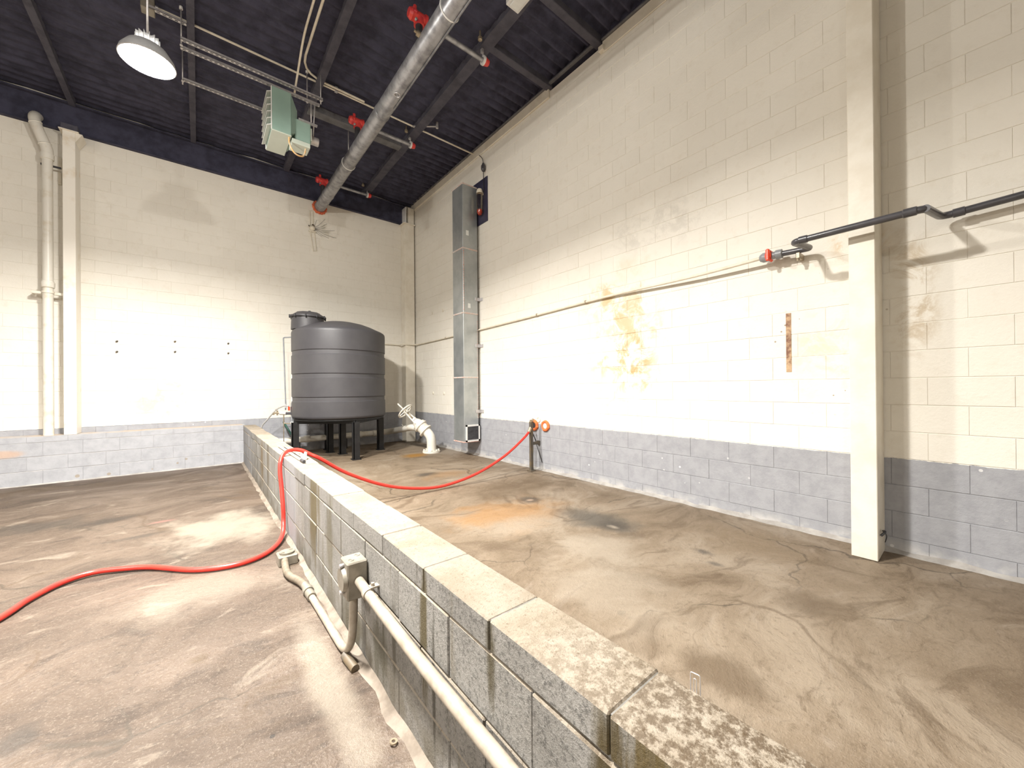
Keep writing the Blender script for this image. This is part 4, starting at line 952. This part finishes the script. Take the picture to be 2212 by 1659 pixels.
# rust strip left on the right wall, pulled anchors
tag(MB().box((4.1085, 1.054, 1.40), (XR + 0.004, 1.094, 1.93), bev=0.0012).build('rusty_strip', M['rust']), 'narrow rusty strip stuck upright on the right wall left of the column', 'strip')
for i, (x, z) in enumerate(((-1.04, 2.09), (-1.04, 1.92), (-0.326, 2.137), (-0.326, 1.958), (0.426, 2.154), (0.425, 1.97))):
    tag(MB().cyl((x, YB - 0.012, z), (x, YB + 0.004, z), 0.013, 0.018, n=8).cyl((x - 0.01, YB - 0.02, z - 0.012), (x + 0.012, YB - 0.008, z + 0.012), 0.008, n=6).build('wall_anchor', M['post'], org=(x, YB, z)),
        '%s dark anchor of the %s pair on the white back wall' % ('upper' if i % 2 == 0 else 'lower', ('left', 'middle', 'right')[i // 2]), 'anchor', 'anchors on the back wall')
for i, (y, z) in enumerate(((7.851, 2.995), (7.361, 2.97), (7.836, 1.172), (7.349, 1.165))):
    tag(MB().torus((XR - 0.006, y, z), (1, 0, 0), 0.025, 0.010, 12, 6).cyl((XR - 0.02, y, z), (XR + 0.004, y, z), 0.014, n=8).build('wall_eye', M['cream'], org=(XR, y, z)),
        '%s %s cream eye bolt on the wall between corner and duct' % (('upper', 'upper', 'lower', 'lower')[i], ('left', 'right')[i % 2]), 'eye bolt', 'eye bolts left of the duct')

# old painted bracket with cobwebs
t = thing('pipe_bracket', 'old cream cross-shaped bracket with cobwebs under the big pipe end', 'bracket', (1.86, YB - 0.02, 4.7))
def loop(pts, r): return MB().tube([Vector(p) for p in pts], r, 6)
loop([(1.825, 8.91, 4.72), (1.825, 8.91, 5.06), (1.885, 8.91, 5.06), (1.885, 8.91, 4.72), (1.825, 8.91, 4.72)], 0.007).build('upper_loop', M['creampipe'], t)
loop([(1.83, 8.91, 4.62), (1.885, 8.91, 4.21), (1.945, 8.91, 4.23), (1.905, 8.91, 4.62), (1.83, 8.91, 4.62)], 0.008).build('lower_loop', M['creampipe'], t)
MB().lathe([(0, -0.05), (0.04, -0.03), (0.055, 0), (0.04, 0.03), (0, 0.05)], (1.865, 8.89, 4.69), (0, 1, 0), 12).box((1.80, 8.895, 4.61), (1.94, 8.915, 4.635)).build('boss', M['creampipe'], t)
MB().lathe([(0, -0.02), (0.02, -0.012), (0.024, 0), (0.015, 0.02), (0, 0.03)], (1.875, 8.875, 4.75), (0, 1, 0), 8).lathe([(0, -0.012), (0.014, -0.008), (0.015, 0), (0, 0.012)], (1.80, 8.88, 4.72), (0, 1, 0), 8).build('dark_knob', M['post'], t)
cw = MB()
for i in range(9):
    a = -0.9 + i * 0.28; ln = 0.28 + 0.22 * ((i * 7) % 5) / 4
    p0 = Vector((1.88, 8.9, 4.70)); p1 = p0 + Vector((ln * math.cos(a), 0.018, ln * math.sin(a) * 0.6)); mid = (p0 + p1) / 2 - Vector((0, 0, 0.03))
    cw.tube(smooth_path([p0, mid, p1], 3), 0.0022, 4, caps=False)
c_ = cw.build('cobweb', M['bar'], t); c_['kind'] = 'stuff'

# ------------------------------------------------------------------ electrical run on the dividing wall
t = thing('outlet_box', 'square metal outlet box mounted on the side of the dividing wall', 'box', (0.575, 1.93, 0.36))
MB().box((0.528, 1.862, 0.285), (0.622, 1.975, 0.462), bev=0.006).build('body', M['boxmetal'], t)
MB().cyl((0.530, 1.918, 0.375), (0.512, 1.918, 0.375), 0.058, 0.052, n=24).build('cover', M['boxmetal'], t)
for z_ in (0.315, 0.44): MB().cyl((0.530, 1.918, z_), (0.508, 1.918, z_), 0.010, n=8).build('screw', M['strut'], t)
for (x_, y_) in ((0.555, 1.90), (0.595, 1.94)): MB().torus((x_, y_, 0.462), (0, 0, 1), 0.012, 0.003, 12, 5).build('knockout', M['boxmetal'], t)
t = thing('wall_conduit', 'long cream conduit running along the dividing wall toward the camera', 'conduit', (0.58, 1.0, 0.355))
MB().tube([(0.580, 1.868, 0.372), (0.580, 1.72, 0.362), (0.580, 1.23, 0.345), (0.580, 0.74, 0.343), (0.580, -0.8, 0.335)], 0.0215, 14).build('tube', M['conduit'], t)
MB().lathe([(0.0215, -0.014), (0.026, -0.014), (0.026, 0.014), (0.0215, 0.014)], (0.580, 1.735, 0.363), (0, 1, 0.05), 16, True).box((0.585, 1.718, 0.385), (0.626, 1.750, 0.392)).cyl((0.60, 1.734, 0.39), (0.60, 1.734, 0.405), 0.008, n=6).build('strap', M['conduit'], t)
t = thing('drop_conduit', 'cream conduit dropping from the wall box and running along the floor', 'conduit', (0.565, 2.0, -0.03))
MB().tube(smooth_path([(0.575, 1.925, 0.29), (0.575, 1.935, 0.16), (0.572, 1.955, 0.05), (0.566, 2.0, -0.015), (0.560, 2.07, -0.036), (0.557, 2.2, -0.040), (0.552, 2.45, -0.040), (0.545, 2.72, -0.040)], 5), 0.0195, 14).build('tube', M['conduit'], t)
MB().tube(smooth_path([(0.552, 2.00, -0.042), (0.558, 1.94, -0.046), (0.566, 1.88, -0.050)], 3), [0.0205] * 7, 10).build('stub_end', M['post'], t)
MB().cyl((0.546, 2.68, -0.038), (0.544, 2.76, -0.038), 0.027, n=14).cyl((0.544, 2.76, -0.036), (0.543, 2.80, -0.034), 0.032, n=14).cyl((0.543, 2.80, -0.034), (0.541, 2.87, -0.034), 0.025, n=12).build('coupling', M['boxmetal'], t)
MB().tube(smooth_path([(0.541, 2.86, -0.034), (0.525, 2.95, -0.033), (0.492, 3.06, -0.033), (0.480, 3.16, -0.030), (0.487, 3.26, -0.022), (0.497, 3.36, -0.016)], 6), 0.024, 12).build('flex_section', M['flex'], t)
t = thing('floor_box', 'low square metal box with a round cover on the floor by the wall', 'box', (0.525, 3.40, ZL))
MB().box((0.455, 3.335, ZL), (0.585, 3.475, 0.012), bev=0.006).build('body', M['boxmetal'], t)
c_ = MB().cyl((0.52, 3.405, 0.012), (0.52, 3.405, 0.026), 0.052, n=24).build('cover', M['boxmetal'], t)
for a in (0.6, 3.7): MB().box((0.52 + 0.036 * math.cos(a) - 0.012, 3.405 + 0.036 * math.sin(a) - 0.005, 0.026), (0.52 + 0.036 * math.cos(a) + 0.012, 3.405 + 0.036 * math.sin(a) + 0.005, 0.029)).build('slot', M['flex'], c_)

# small things
t = thing('sampling_wand', 'white twin tube wand lying on the dividing wall under the hose', 'wand', (0.71, 4.3, ZD))
MB().tube([(0.690, 5.02, ZD + 0.012), (0.705, 3.84, ZD + 0.012)], 0.011, 8).build('tube', M['white'], t)
MB().tube([(0.735, 4.98, ZD + 0.010), (0.745, 4.00, ZD + 0.010)], 0.006, 6).build('tube', M['greytube'], t)
MB().cyl((0.705, 3.85, ZD + 0.014), (0.707, 3.74, ZD + 0.014), 0.014, n=10).build('black_tip', M['blackpipe'], t)
MB().prism([(0.72, 3.93, ZD + 0.002), (0.755, 3.94, ZD + 0.002), (0.775, 4.01, ZD + 0.06), (0.76, 4.0, ZD + 0.065), (0.74, 3.97, ZD + 0.035), (0.735, 4.01, ZD + 0.055), (0.722, 3.99, ZD + 0.05)], (0.004, -0.03, 0)).build('clamp', M['strut'], t)
t = thing('wire_hook', 'small bent wire bracket standing beside the near end of the dividing wall', 'hook', (0.83, 0.392, 0.62))
MB().tube(bend_path([(0.832, 0.404, 0.600), (0.832, 0.404, 0.652), (0.832, 0.383, 0.654), (0.832, 0.383, 0.600)], 0.004), 0.001, 6).build('outer_wire', M['strut'], t)
MB().tube(bend_path([(0.834, 0.398, 0.600), (0.834, 0.398, 0.640), (0.834, 0.392, 0.640), (0.834, 0.392, 0.600)], 0.003), 0.0008, 6).build('inner_wire', M['strut'], t)
MB().box((0.810, 0.378, 0.592), (0.837, 0.408, 0.604)).build('clip_foot', M['strut'], t)
tag(MB().lathe([(0.007, -0.0025), (0.0145, -0.0025), (0.0145, 0.0025), (0.007, 0.0025)], (0.560, 1.405, ZL + 0.010), (0.1, 0, 1), 20, True).build('washer', M['brass']), 'small round steel washer on the floor near the bottom of the frame', 'washer')
